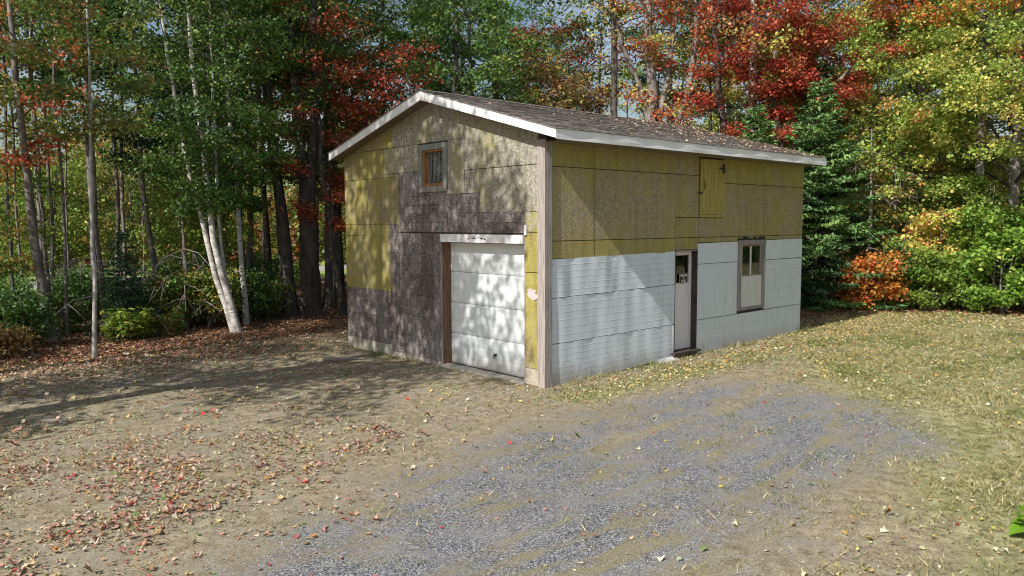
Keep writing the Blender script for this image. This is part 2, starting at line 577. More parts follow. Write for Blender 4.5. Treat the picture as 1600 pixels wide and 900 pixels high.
def geo_coords(a, b, step, far):
    c = np.arange(a, b + step * .5, step)
    out = [step]
    lo, hi = [], []
    s, p_, q = step, a, b
    while q - b < far:
        s *= 1.35
        p_, q = p_ - s, q + s
        lo.append(p_)
        hi.append(q)
    return np.array(lo[::-1] + list(c) + hi)

def grid_mesh(name, xs, ys, zf, m, keep=None, zero_b=False):
    X, Y = np.meshgrid(xs, ys, indexing='ij')
    Z = zf(X, Y)
    nx, ny = X.shape
    V = np.stack([X, Y, Z], -1).reshape(-1, 3)
    i = np.arange(nx * ny).reshape(nx, ny)
    F = np.stack([i[:-1, :-1], i[1:, :-1], i[1:, 1:], i[:-1, 1:]], -1).reshape(-1, 4)
    Zn = zones(X, Y)
    if zero_b:
        Zn[..., 2] = 0
    Zn = Zn.reshape(-1, 3)
    if keep is not None:
        k = keep(X, Y).reshape(-1)
        F = F[k[F].all(1)]
        used = np.unique(F)
        mp = np.full(len(V), -1)
        mp[used] = np.arange(len(used))
        V, F, Zn = V[used], mp[F], Zn[used]
    me = np_mesh(name, V, F, m, smooth=True)
    a = me.attributes.new("zone", 'FLOAT_COLOR', 'POINT')
    a.data.foreach_set("color", np.concatenate([Zn, np.ones((len(Zn), 1))], 1).astype(np.float32).ravel())
    return link(name, me)

tag(grid_mesh("ground", geo_coords(-12, 18, .13, 420), geo_coords(-10, 16, .13, 420), gz, M['ground'], zero_b=True), kind="structure")
tag(grid_mesh("gravel_driveway", np.arange(-15, 4.6, .1), np.arange(-10.6, -.4, .1), lambda x, y: gz(x, y) - .008 + .016 * smooth01((in_poly(x, y, GRAVEL) + 1.2) / .6), M['ground'],
              keep=lambda x, y: in_poly(x, y, GRAVEL) > -1.3), kind="structure")

def sheet(name, x0, x1, y0, y1, z, m, nx=60, ny=8):
    X, Y = np.meshgrid(np.linspace(x0, x1, nx), np.linspace(y0, y1, ny), indexing='ij')
    Z = gz(X, Y) + z
    Z[:, 0] -= .5
    Z[:, -1] -= .5
    i = np.arange(nx * ny).reshape(nx, ny)
    F = np.stack([i[:-1, :-1], i[1:, :-1], i[1:, 1:], i[:-1, 1:]], -1).reshape(-1, 4)
    return tag(link(name, np_mesh(name, np.stack([X, Y, Z], -1).reshape(-1, 3), F, m, smooth=True)), kind="structure")
sheet("meadow", -60, 60, 25.8, 44, .16, M['verge'], 120, 12)
sheet("road", -60, 60, 28.2, 32.2, .24, M['asphalt'], 120, 10)

# ------------------------------------------------------------------ the garage building
G = tag(empty("garage"), "two storey gabled shed with worn yellow board walls and white lower siding", "shed")

def zroof(y):
    return 5.28 - (3.1 - y) * .2876 if y < 3.1 else 5.28 - (y - 3.1) * .258
TH = .15      # roof build-up below its top face

def clip_gable(poly):
    out = poly
    for (sy, z0, y0) in ((.2876, 5.28 - TH + .004, 3.1), (-.258, 5.28 - TH + .004, 3.1)):
        f = lambda q: z0 + (q[0] - y0) * sy - q[1]
        res = []
        for a, b in zip(out, out[1:] + out[:1]):
            fa, fb = f(a), f(b)
            if fa >= 0:
                res.append(a)
            if (fa >= 0) != (fb >= 0):
                t = fa / (fa - fb)
                res.append((a[0] + (b[0] - a[0]) * t, a[1] + (b[1] - a[1]) * t))
        out = res
        if len(out) < 3:
            return []
    return out

def skew(a, b, c, d, j=.006):
    u = lambda: random.uniform(-j, j)
    return [(a + u(), c + u()), (b + u(), c + u()), (b + u(), d + u()), (a + u(), d + u())]

def rect(a, b, c, d):
    return [(a, c), (b, c), (b, d), (a, d)]

# wall carcass: pieces around each opening, joined in one mesh per wall
fwall = MB()
for q in (rect(.0, .5, -.2, 6), rect(.5, 2.76, 2.41, 6), rect(2.76, 2.85, 2.41, 3.49), rect(2.85, 3.47, -.2, 3.49),
          rect(2.76, 3.47, 4.2, 6), rect(3.47, 6.56, -.2, 6)):
    q = clip_gable(q)
    fwall.prism(q, 0, .02, .13)
front_wall = fwall.build("wall", M['dark_sheath'], G)
rwall = MB()
for (a, b, c, d) in ((.13, 3.56, -.2, 4.21), (3.56, 4.31, 2.21, 4.21), (3.56, 4.31, -.2, .17), (4.31, 5.93, -.2, 4.21), (5.93, 6.70, -.2, 1.58), (5.93, 6.70, 2.30, 4.21), (6.70, 8.58, -.2, 4.21)):
    rwall.box(a, b, .02, .13, c, d)
right_wall = rwall.build("wall", M['dark_sheath'], G)
MB().box(.13, 8.58, 6.43, 6.56, -.25, 4.24).build("wall", M['osb_brown'], G)
MB().prism(clip_gable(rect(.13, 6.43, -.25, 6)), 0, 8.45, 8.58).build("wall", M['osb_brown'], G)
MB().box(.0, 8.6, .02, 6.56, -.3, -.02).build("floor_slab", M['concrete'], G)

def panel(poly, wall, m, grey, name, tilt=0.0):
    poly = clip_gable(poly)
    if len(poly) < 3:
        return
    o = MB().prism(poly, 0, .004 + tilt, .026).build(name, m, wall)
    o.color = (grey, 0, 0, 1)
    return o
g_ = .007
def fp(a, b, c, d, m, grey, name="osb_panel"):
    g_ = .005 if name == 'osb_panel' else .0028
    panel(skew(a + g_, b - g_, c + g_, d - g_, .005 if name == 'osb_panel' else .003), front_wall, M[m], grey, name, random.uniform(-.003, .003))
for q in ((4.69, 6.56, 1.33, 2.50, .02), (4.69, 6.56, 2.50, 2.75, .0), (4.35, 6.56, 2.75, 3.73, .12), (4.89, 6.56, 3.73, 4.33, .15),
          (3.59, 4.89, 3.80, 4.33, .35), (4.57, 6.56, 4.33, 6, .2), (2.14, 4.57, 4.33, 6, .52), (.15, 2.14, 3.74, 6, .52),
          (2.14, 2.65, 3.31, 4.33, .5), (.15, 1.70, 2.96, 3.74, .6), (1.70, 2.14, 3.31, 3.74, .5), (4.35, 4.89, 3.73, 3.80, .3),
          (.15, .49, 2.61, 2.96, .3), (.15, .49, 1.93, 2.61, .05), (.15, .49, 1.56, 1.93, -.05), (.15, .49, .29, 1.56, -.1)):
    fp(q[0], q[1], q[2], q[3], 'osb_grey' if q[4] > .25 else 'osb_yellow', q[4] * .75)
fp(.15, .49, .0, .29, 'osb_bare', .4)
fp(4.69, 6.56, .19, .75, 'osb_brown', .1)
fp(4.69, 6.56, .75, 1.33, 'osb_brown', .2)
# brown gridded sheets, square by square
for r_, (z0, z1) in enumerate(((2.59, 2.775), (2.775, 2.96), (2.96, 3.13), (3.13, 3.31))):
    y = 4.35
    y_end = .49 if z1 < 2.97 else 1.70
    first = True
    while y > y_end + .02:
        wd = random.choice((.45, .6, .78)) if not (first and r_ % 2) else .33
        y2 = max(y - wd, y_end)
        if y2 - y_end < .1:
            y2 = y_end
        fp(y2, y, z0, z1, 'osb_brown', random.uniform(0, .3), "brown_tile")
        y = y2
        first = False
for a, b in ((3.59, 3.97), (3.97, 4.35)):
    fp(a, b, 3.31, 3.80, 'osb_brown', .25, "brown_tile")
fp(2.65, 3.59, 3.31, 3.385, 'osb_brown', .25, "brown_tile")
fp(4.35, 4.69, 2.57, 2.75, 'osb_brown', .2, "brown_tile")
for k in range(6):
    z1 = 2.57 - k * .42
    z0 = max(z1 - .42, .04)
    ys_ = [4.69, 4.36, 3.96, 3.56, 3.16, 2.86]
    for a, b in zip(ys_[1:], ys_[:-1]):
        fp(a, b, z0, z1, 'osb_brown', random.uniform(0, .4), "brown_tile")

# right wall boards
def rp(a, b, c, d, grey, m='osb_yellow'):
    o = MB().box(a + g_, b - g_, .0 + random.uniform(-.001, .002), .024, c + g_, d - g_).build("osb_panel", M[m], right_wall)
    o.color = (grey * .62, 0, 0, 1)
for q in ((.14, 1.22, 2.46, 3.70, .32), (1.22, 3.56, 2.46, 3.70, .38), (3.56, 4.33, 2.86, 3.70, .2), (3.56, 4.33, 2.46, 2.86, .2),
          (4.33, 5.21, 2.46, 2.86, .5), (5.21, 6.31, 2.46, 3.58, .28), (6.31, 8.58, 2.46, 3.58, .25),
          (.14, 1.22, 2.16, 2.46, .0), (1.22, 3.56, 2.17, 2.46, .0), (3.56, 4.31, 2.22, 2.46, .25), (4.31, 5.79, 2.35, 2.46, .1), (6.89, 8.58, 2.37, 2.46, .1), (5.79, 6.89, 2.39, 2.46, .2),
          (.14, 1.22, 3.70, 4.21, .0), (1.22, 4.33, 3.70, 4.21, .08), (5.21, 8.58, 3.58, 4.21, .05)):
    rp(*q)

# white fan-fold sheets: one object for each fold, buckled by hand fixing
def fold(x0, x1, z0a, z1a, z0b, z1b, amp, seed, lip=.004, name="siding_fold"):
    nx, nz = max(6, int((x1 - x0) / .055)), 5
    ts_ = (0, .04, .09, .5, .95, 1.0)
    vs = []
    for i in range(nx + 1):
        u = i / nx
        x = x0 + (x1 - x0) * u
        for k in range(nz + 1):
            t = ts_[k]
            z = (z0a + (z0b - z0a) * u) * (1 - t) + (z1a + (z1b - z1a) * u) * t
            ed = min(1, (x - x0) / .12, (x1 - x) / .05) if amp else 0
            zz = z + .15 * math.sin(x * 1.7 + seed)
            wv = math.sin(x * 12.5 + zz * 2.6 + seed + .8 * math.sin(x * 2.3)) * .45 + math.sin(x * 19.7 - zz * 3.1 + seed * 2 + math.sin(x * 3.7)) * .16 + math.sin(x * 5.3 + zz * 1.6 + seed * 3) * .9
            y = -.006 + wv * amp * ed - lip * max(0, 1 - t / .09)
            vs.append((x, y, z))
    F = []
    k = nz + 1
    for i in range(nx):
        for j in range(nz):
            F.append((i * k + j, (i + 1) * k + j, (i + 1) * k + j + 1, i * k + j + 1))
    rim = [j for j in range(nz + 1)] + [i * k + nz for i in range(1, nx + 1)] + [nx * k + j for j in range(nz - 1, -1, -1)] + [i * k for i in range(nx - 1, 0, -1)]
    b = len(vs)
    vs += [(vs[i][0], .012, vs[i][2]) for i in rim]
    nr = len(rim)
    for i in range(nr):
        F.append((rim[i], rim[(i + 1) % nr], b + (i + 1) % nr, b + i))
    return MB().add(vs, F).build(name, M['sheet_white'], right_wall, smooth=False)
def row(x0, x1, zb0, zt0, zb1, zt1, nf, amp, seed, lip=.004, name="siding_fold", gap=.0022):
    for k in range(nf):
        a, b = k / nf, (k + 1) / nf
        fold(x0, x1, zb0 + (zt0 - zb0) * a + gap, zb0 + (zt0 - zb0) * b - gap * .2, zb1 + (zt1 - zb1) * a + gap, zb1 + (zt1 - zb1) * b - gap * .2, amp, seed, lip, name)
row(.145, 3.555, 1.505, 2.155, 1.55, 2.20, 6, .0125, .3, .0018)
row(.145, 3.555, .725, 1.495, .76, 1.54, 6, .0065, 2.1, .0016)
row(.145, 3.545, -.02, .715, .10, .75, 7, .0065, 4.4, .0016)
row(4.315, 5.785, 1.92, 2.335, 1.92, 2.35, 1, .0006, 1.0, .001, "siding_sheet")
row(4.315, 5.785, .775, 1.91, .785, 1.91, 1, .0006, 1.4, .001, "siding_sheet")
row(6.895, 8.575, 1.92, 2.36, 1.92, 2.37, 1, .0006, 1.8, .001, "siding_sheet")
row(6.895, 8.575, .795, 1.91, .80, 1.905, 5, .0006, 1.9, .0015, "siding_fold", .002)
row(4.315, 8.575, .06, .765, .10, .79, 3, .0016, 5.5, .002, "siding_fold", .002)
# curled corner of the lowest sheet by the doorstep
vs, fs = [], []
for i in range(9):
    u = i / 8
    for k in range(5):
        t = k / 4
        vs.append((2.95 + .62 * u, -.02 - .17 * (t ** 1.3) * u ** 1.2, .135 - .02 * (1 - u) - .075 * t))
for i in range(8):
    for k in range(4):
        fs.append((i * 5 + k, i * 5 + k + 1, (i + 1) * 5 + k + 1, (i + 1) * 5 + k))
MB().add(vs, fs).build("siding_curl", M['sheet_white'], right_wall, smooth=True)

# corner post of two boards, foundation and apron
cp = MB().box(-.022, .003, -.03, .148, -.06, 4.13).build("corner_board", M['grey_wood'], G)
MB().box(.004, .142, -.03, -.001, -.06, 4.12).build("corner_board", M['grey_wood'], G)
MB().box(.008, .05, 2.86, 6.56, -.35, .185).build("foundation", M['concrete'], G)
MB().box(-.06, .19, .46, 2.9, -.2, .022).build("door_sill", M['concrete'], G)

ps = MB().prism([(.17, 1.50), (.26, 1.46), (.36, 1.49), (.43, 1.55), (.40, 1.60), (.44, 1.64), (.33, 1.66), (.28, 1.63), (.20, 1.65), (.23, 1.58), (.16, 1.56)], 0, -.004, .004)
ps.build("paint_splash", simple("paint_pink", (.55, .46, .47), .6, .15, 20), front_wall)
# overhead garage door
MB().box(-.035, .02, .505, 2.865, 2.412, 2.56).build("door_header", M['trim_white'], G)
for i_, (dy, dz, ww, hh) in enumerate(((1.75, 2.49, .16, .014), (1.55, 2.485, .11, .018), (1.93, 2.478, .1, .012), (1.48, 2.473, .07, .02), (1.66, 2.50, .06, .012))):
    MB().prism([(dy, dz), (dy + ww * .5, dz - hh * .7), (dy + ww, dz), (dy + ww * .6, dz + hh), (dy + ww * .2, dz + hh * .6)], 0, -.0372, -.0352).build("bare_patch", M['dark_wood'], bpy.data.objects['door_header'])
MB().box(.0, .215, 2.84, 2.868, .0, 2.411).build("door_jamb", M['brown_wood'], G)
MB().box(-.012, .0, 2.852, 2.90, .0, 2.40).build("jamb_edge", M['window_trim'], G)
MB().box(.0, .215, .478, .502, .0, 2.411).build("door_jamb", M['grey_wood'], G)
MB().box(.03, .22, .5, 2.84, 2.40, 2.4118).build("door_stop", M['window_trim'], G)
gd = empty("garage_door")
gd.parent = G
for k in range(4):
    z0 = .035 + k * .6
    z1 = z0 + .592
    mb = MB()
    nz = 14
    prof = []
    for i in range(nz + 1):
        t = i / nz
        z = z0 + (z1 - z0) * t
        x = .20
        if i in (0, nz):
            x = .212
        if i in (5, 9):
            x = .203
        prof.append((x, z))
    vs = []
    for y in (.505, 2.837):
        vs += [(x, y, z) for x, z in prof]
    fs = [(i, i + 1, nz + 2 + i, nz + 1 + i) for i in range(nz)]
    o_ = len(vs)
    vs += [(.24, .505, z0), (.24, .505, z1), (.24, 2.837, z0), (.24, 2.837, z1)]
    fs += [(o_, o_ + 1, o_ + 3, o_ + 2), (0, o_, o_ + 2, nz + 1), (nz, nz + nz + 1, o_ + 3, o_ + 1)]
    mb.add(vs, fs)
    sec = mb.build("door_section", M['garage_white'], gd)
    if k == 0:
        MB().box(.185, .2, 1.47, 1.53, .33, .37).tube([(.19, 1.475, .36), (.165, 1.475, .335), (.165, 1.475, .285)], .008, 6).tube([(.19, 1.525, .36), (.165, 1.525, .335), (.165, 1.525, .285)], .008, 6).build("handle", M['black_iron'], sec)
MB().box(.192, .236, .503, 2.838, .022, .036).build("bottom_seal", M['tar_paper'], gd)
MB().box(-.03, .004, .425, .475, 2.56, 2.73).build("tag_board", M['trim_white'], G)

# gable window with wire mesh
gw = empty("window")
gw.parent = G
gw["label"] = "small gable window with green trim and wire mesh"
for (a, b, c, d) in ((2.64, 3.60, 4.19, 4.30), (2.665, 3.575, 3.375, 3.485)):
    MB().box(-.026, .004, a, b, c, d).build("trim", M['green_trim'] if c > 4 else M['window_trim'], gw)
for (a, b) in ((2.65, 2.765), (3.465, 3.58)):
    MB().box(-.022, .004, a, b, 3.487, 4.188).build("trim", M['green_trim'], gw)
for (a, b, c, d) in ((2.762, 2.79, 3.49, 4.2), (3.40, 3.47, 3.49, 4.2), (2.79, 3.40, 3.49, 3.545), (2.79, 3.40, 4.15, 4.2)):
    MB().box(.0, .15, a, b, c, d).build("liner", M['orange_wood'], gw)
MB().box(.08, .1, 3.37, 3.40, 3.546, 4.149).build("stop", M['orange_wood'], gw)
wm = MB()
for k in range(14):
    y = 2.795 + k * .044
    wm.tube([(.06, y, 3.545), (.06 + .004 * math.sin(k), y + .004, 3.85), (.06, y, 4.15)], .0028, 4, False)
for k in range(14):
    z = 3.56 + k * .044
    wm.tube([(.063, 2.79, z), (.066, 3.1, z + .003), (.063, 3.40, z)], .0028, 4, False)
tag(wm.build("wire_mesh", M['wire'], gw), kind="stuff")
MB().box(.11, .118, 2.789, 3.401, 3.544, 4.151).build("pane", M['glass'], gw)

# roof
rf = empty("roof")
rf.parent = G
XR0, XR1 = -.25, 8.56
yl = 6.70
deckR = [(-.53, zroof(-.53) - .012), (3.1, 5.28 - .012), (3.1, 5.28 - TH), (-.53, zroof(-.53) - TH)]
MB().prism(deckR, 0, XR0, XR1).build("deck", M['roof_deck'], rf)
deckL = [(3.1, 5.28 - .012), (yl, zroof(yl) - .012), (yl, zroof(yl) - TH), (3.1, 5.28 - TH)]
MB().prism(deckL, 0, XR0, XR1).build("deck", M['roof_deck'], rf)
# eave fascia: bent sheet metal, slightly dented
vs, fs = [], []
nf = 60
for i in range(nf + 1):
    x = XR0 - .02 + (XR1 + .02 - XR0) * i / nf
    for k in range(4):
        t = k / 3
        z = 4.068 + (4.232 - 4.068) * t
        y = -.55 + .006 * math.sin(x * 2.9 + 2 * t) * t * (1 - t) * 4 + .004 * math.sin(x * 7.3)
        vs.append((x, y, z))
for i in range(nf):
    for k in range(3):
        fs.append((i * 4 + k, (i + 1) * 4 + k, (i + 1) * 4 + k + 1, i * 4 + k + 1))
o_ = len(vs)
vs += [(XR0 - .02, -.531, 4.068), (XR1, -.531, 4.068), (XR1, -.531, 4.232), (XR0 - .02, -.531, 4.232)]
fs += [(0, o_, o_ + 3, 3), (nf * 4, o_ + 1, o_ + 2, nf * 4 + 3), (o_, o_ + 1, o_ + 2, o_ + 3)]
MB().add(vs, fs).build("fascia", M['trim_white'], rf, smooth=False)
for s_ in range(1):
    MB().prism([(-.552, 4.085), (3.1, 5.275 - .172), (3.1, 5.277), (-.552, 4.234)], 0, XR0 - .045, XR0 - .021).build("bargeboard", M['trim_white'], rf)
    MB().prism([(3.1005, 5.275 - .172), (yl + .02, zroof(yl) - .16), (yl + .02, zroof(yl) - .008), (3.1005, 5.277)], 0, XR0 - .045, XR0 - .021).build("bargeboard", M['trim_white'], rf)
MB().prism([(-.56, zroof(-.56) - .004), (3.1, 5.274), (3.1, 5.286), (-.56, zroof(-.56) + .006)], 0, XR0 - .06, XR0 + .03).build("drip_edge", M['window_trim'], rf)
MB().prism([(3.1, 5.274), (yl + .03, zroof(yl + .03) - .004), (yl + .03, zroof(yl + .03) + .006), (3.1, 5.286)], 0, XR0 - .06, XR0 + .03).build("drip_edge", M['window_trim'], rf)
MB().box(.0, XR1 - .01, -.53, .019, 4.078, 4.086).build("soffit", M['roof_deck'], rf)
# shingles: the 300 nearest singly, the others joined
sl_ = math.hypot(1, .2876)
cs, sn = 1 / sl_, .2876 / sl_
def shingle_boxes(side):
    out = []
    if side == 'R':
        L_ = (3.1 + .56) * sl_
    else:
        L_ = (yl + .03 - 3.1) * math.hypot(1, .258)
    ncourse = int(L_ / .142) + 1
    for c_ in range(ncourse):
        d0 = c_ * .142            # from the eave upward
        x = XR0 - .065 - (.15 if c_ % 2 else 0) + random.uniform(-.03, .03)
        while x < XR1 + .02:
            wd = random.choice((.2, .25, .3, .33))
            a, b = max(x, XR0 - .065), min(x + wd - .008, XR1 + .03)
            if b - a > .05:
                out.append((a, b, d0, min(d0 + .16, L_)))
            x += wd
    return out, L_
def shingle_geo(q, side, thick=.011):
    a, b, d0, d1 = q
    lift = random.uniform(0, .007)
    vs = []
    for x in (a, b):
        for d, h in ((d0, .013 + lift), (d1, .006), (d1, .0), (d0, .001 + lift)):
            if side == 'R':
                y = -.56 + d * cs
                z = zroof(-.56) + d * sn
                y -= h * sn
                z += h * cs
            else:
                s2 = math.hypot(1, .258)
                y = yl + .03 - d / s2
                z = zroof(yl + .03) + d * .258 / s2 + h
            vs.append((x, y, z))
    return vs, [(0, 1, 5, 4), (1, 2, 6, 5), (3, 0, 4, 7), (0, 3, 2, 1), (4, 5, 6, 7)]
shR, LR = shingle_boxes('R')
shR.sort(key=lambda q: (q[0] + 8.75) ** 2 + (-.56 + q[2] + 9.05) ** 2)
for q in shR[:300]:
    MB().add(*shingle_geo(q, 'R')).build("shingle", M['shingle'], rf, fix=False)
def shingle_field(lst, side):
    mb = MB()
    tone = []
    for q in lst:
        v_, f_ = shingle_geo(q, side)
        mb.add(v_, f_)
        tone += [random.random()] * len(f_)
    o = mb.build("shingle_field", M['shingle'], rf, fix=False)
    a = o.data.attributes.new("tone", 'FLOAT', 'FACE')
    a.data.foreach_set("value", tone)
    tag(o, kind="stuff")
shingle_field(shR[300:], 'R')
shL, LL = shingle_boxes('L')
shingle_field(shL, 'L')
caps = MB()
x = XR0 - .06
while x < XR1:
    caps.add([(x, 2.97, 5.255 + .012), (x + .2, 2.97, 5.255 + .006), (x + .2, 3.1, 5.302), (x, 3.1, 5.308), (x + .2, 3.23, 5.261), (x, 3.23, 5.267)], [(0, 1, 2, 3), (3, 2, 4, 5)])
    x += .145
tag(caps.build("ridge_caps", M['shingle'], rf, fix=False), kind="stuff")

# hay-loft hatch
ht = empty("hatch_door")
ht.parent = G
xs_ = [4.345, 4.43, 4.56, 4.70, 4.84, 4.97, 5.085, 5.20]
for i in range(7):
    MB().box(xs_[i] + .004, xs_[i + 1] - .004, -.024 + random.uniform(-.004, .004), .001, 2.925 + random.uniform(-.005, .005), 4.045).build("board", M['yellow_boards'], ht)
MB().box(4.34, 5.205, -.03, .001, 2.865, 2.92).build("rail", M['yellow_boards'], ht)
MB().box(4.33, 5.21, .003, .02, 2.86, 4.06).build("backing", M['dark_wood'], ht)
MB().prism([(4.99, 3.865), (5.12, 3.845), (5.12, 3.905), (4.99, 3.885)], 1, -.034, -.026).box(5.12, 5.19, -.036, -.024, 3.78, 3.97).box(5.20, 5.235, -.014, .002, 3.78, 3.97).build("hinge", M['black_iron'], ht)
MB().box(5.13, 5.20, -.040, -.030, 2.915, 2.955).build("hinge", M['zinc'], ht)
MB().box(4.27, 4.42, -.034, -.022, 3.345, 3.38).tube([(4.35, -.03, 3.36), (4.35, -.06, 3.36)], .02, 8).build("latch", M['black_iron'], ht)
MB().tube([(4.46, -.025, 3.62), (4.455, -.055, 3.58), (4.47, -.055, 3.48), (4.455, -.025, 3.43)], .009, 6).build("handle", M['black_iron'], ht)

# side door
MB().box(4.283, 4.309, -.012, .15, .19, 2.212).build("door_jamb", M['dark_wood'], G)
MB().box(3.56, 3.585, .0, .15, .19, 2.212).build("door_jamb", M['dark_wood'], G)
MB().box(3.585, 4.283, .0, .15, 2.19, 2.213).build("door_jamb", M['window_trim'], G)
sd = empty("door")
sd.parent = G
DX0, DX1 = 3.587, 4.28
gx0, gx1, gz0, gz1 = 3.71, 4.195, 1.535, 2.125
MB().box(DX0, gx0, .118, .155, .205, 2.188).box(gx1, DX1, .118, .155, .205, 2.188).box(gx0, gx1, .118, .155, .205, gz0).box(gx0, gx1, .118, .155, gz1, 2.188).build("leaf_panel", M['door_white'], sd)
for (a, b, c, d) in ((gx0, gx1, gz0, gz0 + .018), (gx0, gx1, gz1 - .018, gz1), (gx0, gx0 + .018, gz0 + .018, gz1 - .018), (gx1 - .018, gx1, gz0 + .018, gz1 - .018)):
    MB().box(a, b, .112, .118, c, d).build("glazing_bead", M['door_white'], sd)
MB().box(gx0, gx1, .132, .138, gz0, gz1).build("pane", M['glass'], sd)
for a, b in ((3.72, 3.93), (3.985, 4.19)):
    mb = MB()
    for (p0, p1, q0, q1) in ((a, b, .40, .42), (a, b, 1.33, 1.35), (a, a + .02, .42, 1.33), (b - .02, b, .42, 1.33)):
        mb.box(p0, p1, .112, .118, q0, q1)
    mb.build("moulding", M['door_white'], sd)
MB().tube([(3.64, .118, 1.12), (3.64, .075, 1.12), (3.64, .06, 1.12)], [.012, .014, .026], 8).build("knob", M['zinc'], sd)
MB().box(3.46, 4.33, -.11, .16, .15, .19).build("threshold", M['dark_wood'], G)
MB().box(3.60, 4.24, -.08, .0, .06, .15).build("threshold_support", M['dark_wood'], G)

def text_mesh(s, size, m, loc, rot, name, parent, cx=True, sx=1.0):
    cu = bpy.data.curves.new(name, 'FONT')
    cu.body = s
    cu.size = size
    cu.align_x = 'CENTER'
    cu.align_y = 'CENTER'
    cu.extrude = .0008
    cu.offset = size * .022
    t = bpy.data.objects.new(name, cu)
    me = bpy.data.meshes.new_from_object(t)
    bpy.data.objects.remove(t)
    me.materials.append(m)
    o = link(name, me, parent)
    o.location = loc
    o.rotation_euler = rot
    o.scale = (sx, 1, 1)
    return o
sg = MB().box(3.855, 4.145, .104, .11, 1.54, 1.735).build("sign", M['sign_black'], sd)
sg["label"] = "black notice with white border on the door glass reading BEWARE OF DOG"
for (a, b, c, d) in ((3.862, 4.138, 1.545, 1.553), (3.862, 4.138, 1.722, 1.73), (3.862, 3.870, 1.553, 1.722), (4.130, 4.138, 1.553, 1.722)):
    MB().box(a, b, .1028, .104, c, d).build("border", M['sign_white'], sg)
for s, z, sz, sx in (("BEWARE", 1.693, .056, 1.0), ("OF", 1.641, .045, 1.0), ("DOG", 1.586, .068, 1.0)):
    text_mesh(s, sz, M['sign_white'], (4.0, .103, z), (math.pi / 2, 0, 0), "lettering", sg, sx=sx)

# side window with boarded lower half
wi = empty("window")
wi.parent = G
wi["label"] = "tall side window with grey trim, boarded below"
for (a, b, c, d, y0) in ((5.78, 6.90, 2.27, 2.375, -.036), (5.79, 5.915, .84, 2.268, -.03), (6.765, 6.885, .84, 2.268, -.03), (5.918, 6.762, .845, .905, -.034)):
    MB().box(a, b, y0, .004, c, d).build("trim", M['window_trim'], wi)
for (a, b, c, d) in ((5.917, 5.965, 1.585, 2.265), (6.69, 6.762, 1.585, 2.265), (6.29, 6.335, 1.61, 2.235), (5.965, 6.69, 1.585, 1.61), (5.965, 6.69, 2.235, 2.265)):
    MB().box(a, b, -.008, .022, c, d).build("frame", M['filler_beige'] if b - a < .06 else M['orange_wood'] if c > 2.2 else M['window_trim'], wi)
for a, b in ((5.965, 6.29), (6.335, 6.69)):
    MB().box(a, b, .004, .010, 1.61, 2.235).build("pane", M['glass'], wi)
MB().box(5.918, 6.762, -.012, .004, .907, 1.583).build("filler_panel", M['filler_beige'], wi)
tp = MB()
for k in range(9):
    a = 5.76 + k * .125
    tp.prism([(a, 2.376), (a + .13, 2.378), (a + .12, 2.42 + random.uniform(-.015, .03)), (a + .06, 2.41 + random.uniform(-.02, .05)), (a + .01, 2.415)], 1, -.02 - random.uniform(0, .006), -.003)
tp.build("torn_flashing", M['tar_paper'], wi)

# ------------------------------------------------------------------ trees
PAL = {
    'green': [(.026, .06, .016), (.042, .095, .022), (.062, .13, .028), (.09, .165, .036), (.16, .19, .04)],
    'greenturn': [(.035, .085, .02), (.06, .125, .028), (.105, .17, .036), (.2, .2, .045), (.32, .15, .04)],
    'lime': [(.07, .13, .02), (.12, .2, .03), (.18, .26, .045), (.26, .3, .06), (.3, .27, .06)],
    'yellowgreen': [(.10, .17, .035), (.2, .27, .055), (.32, .36, .085), (.44, .41, .12), (.48, .27, .09), (.42, .12, .07)],
    'orange': [(.12, .13, .03), (.3, .22, .05), (.4, .2, .04), (.42, .12, .03), (.35, .06, .025)],
    'red': [(.15, .022, .015), (.24, .035, .022), (.31, .06, .034), (.35, .11, .05), (.35, .18, .07)],
    'spruce': [(.03, .065, .024), (.056, .118, .037), (.088, .168, .048), (.135, .215, .058)],
    'spruce_dark': [(.010, .028, .014), (.018, .045, .02), (.028, .06, .026)],
    'brownish': [(.12, .06, .03), (.2, .11, .05), (.28, .2, .07), (.1, .12, .03)],
}

def resample(pts, k):
    pts = np.array(pts, float)
    d = np.r_[0, np.cumsum(np.linalg.norm(np.diff(pts, axis=0), axis=1))]
    t = np.linspace(0, d[-1], k)
    return np.stack([np.interp(t, d, pts[:, i]) for i in range(3)], 1)

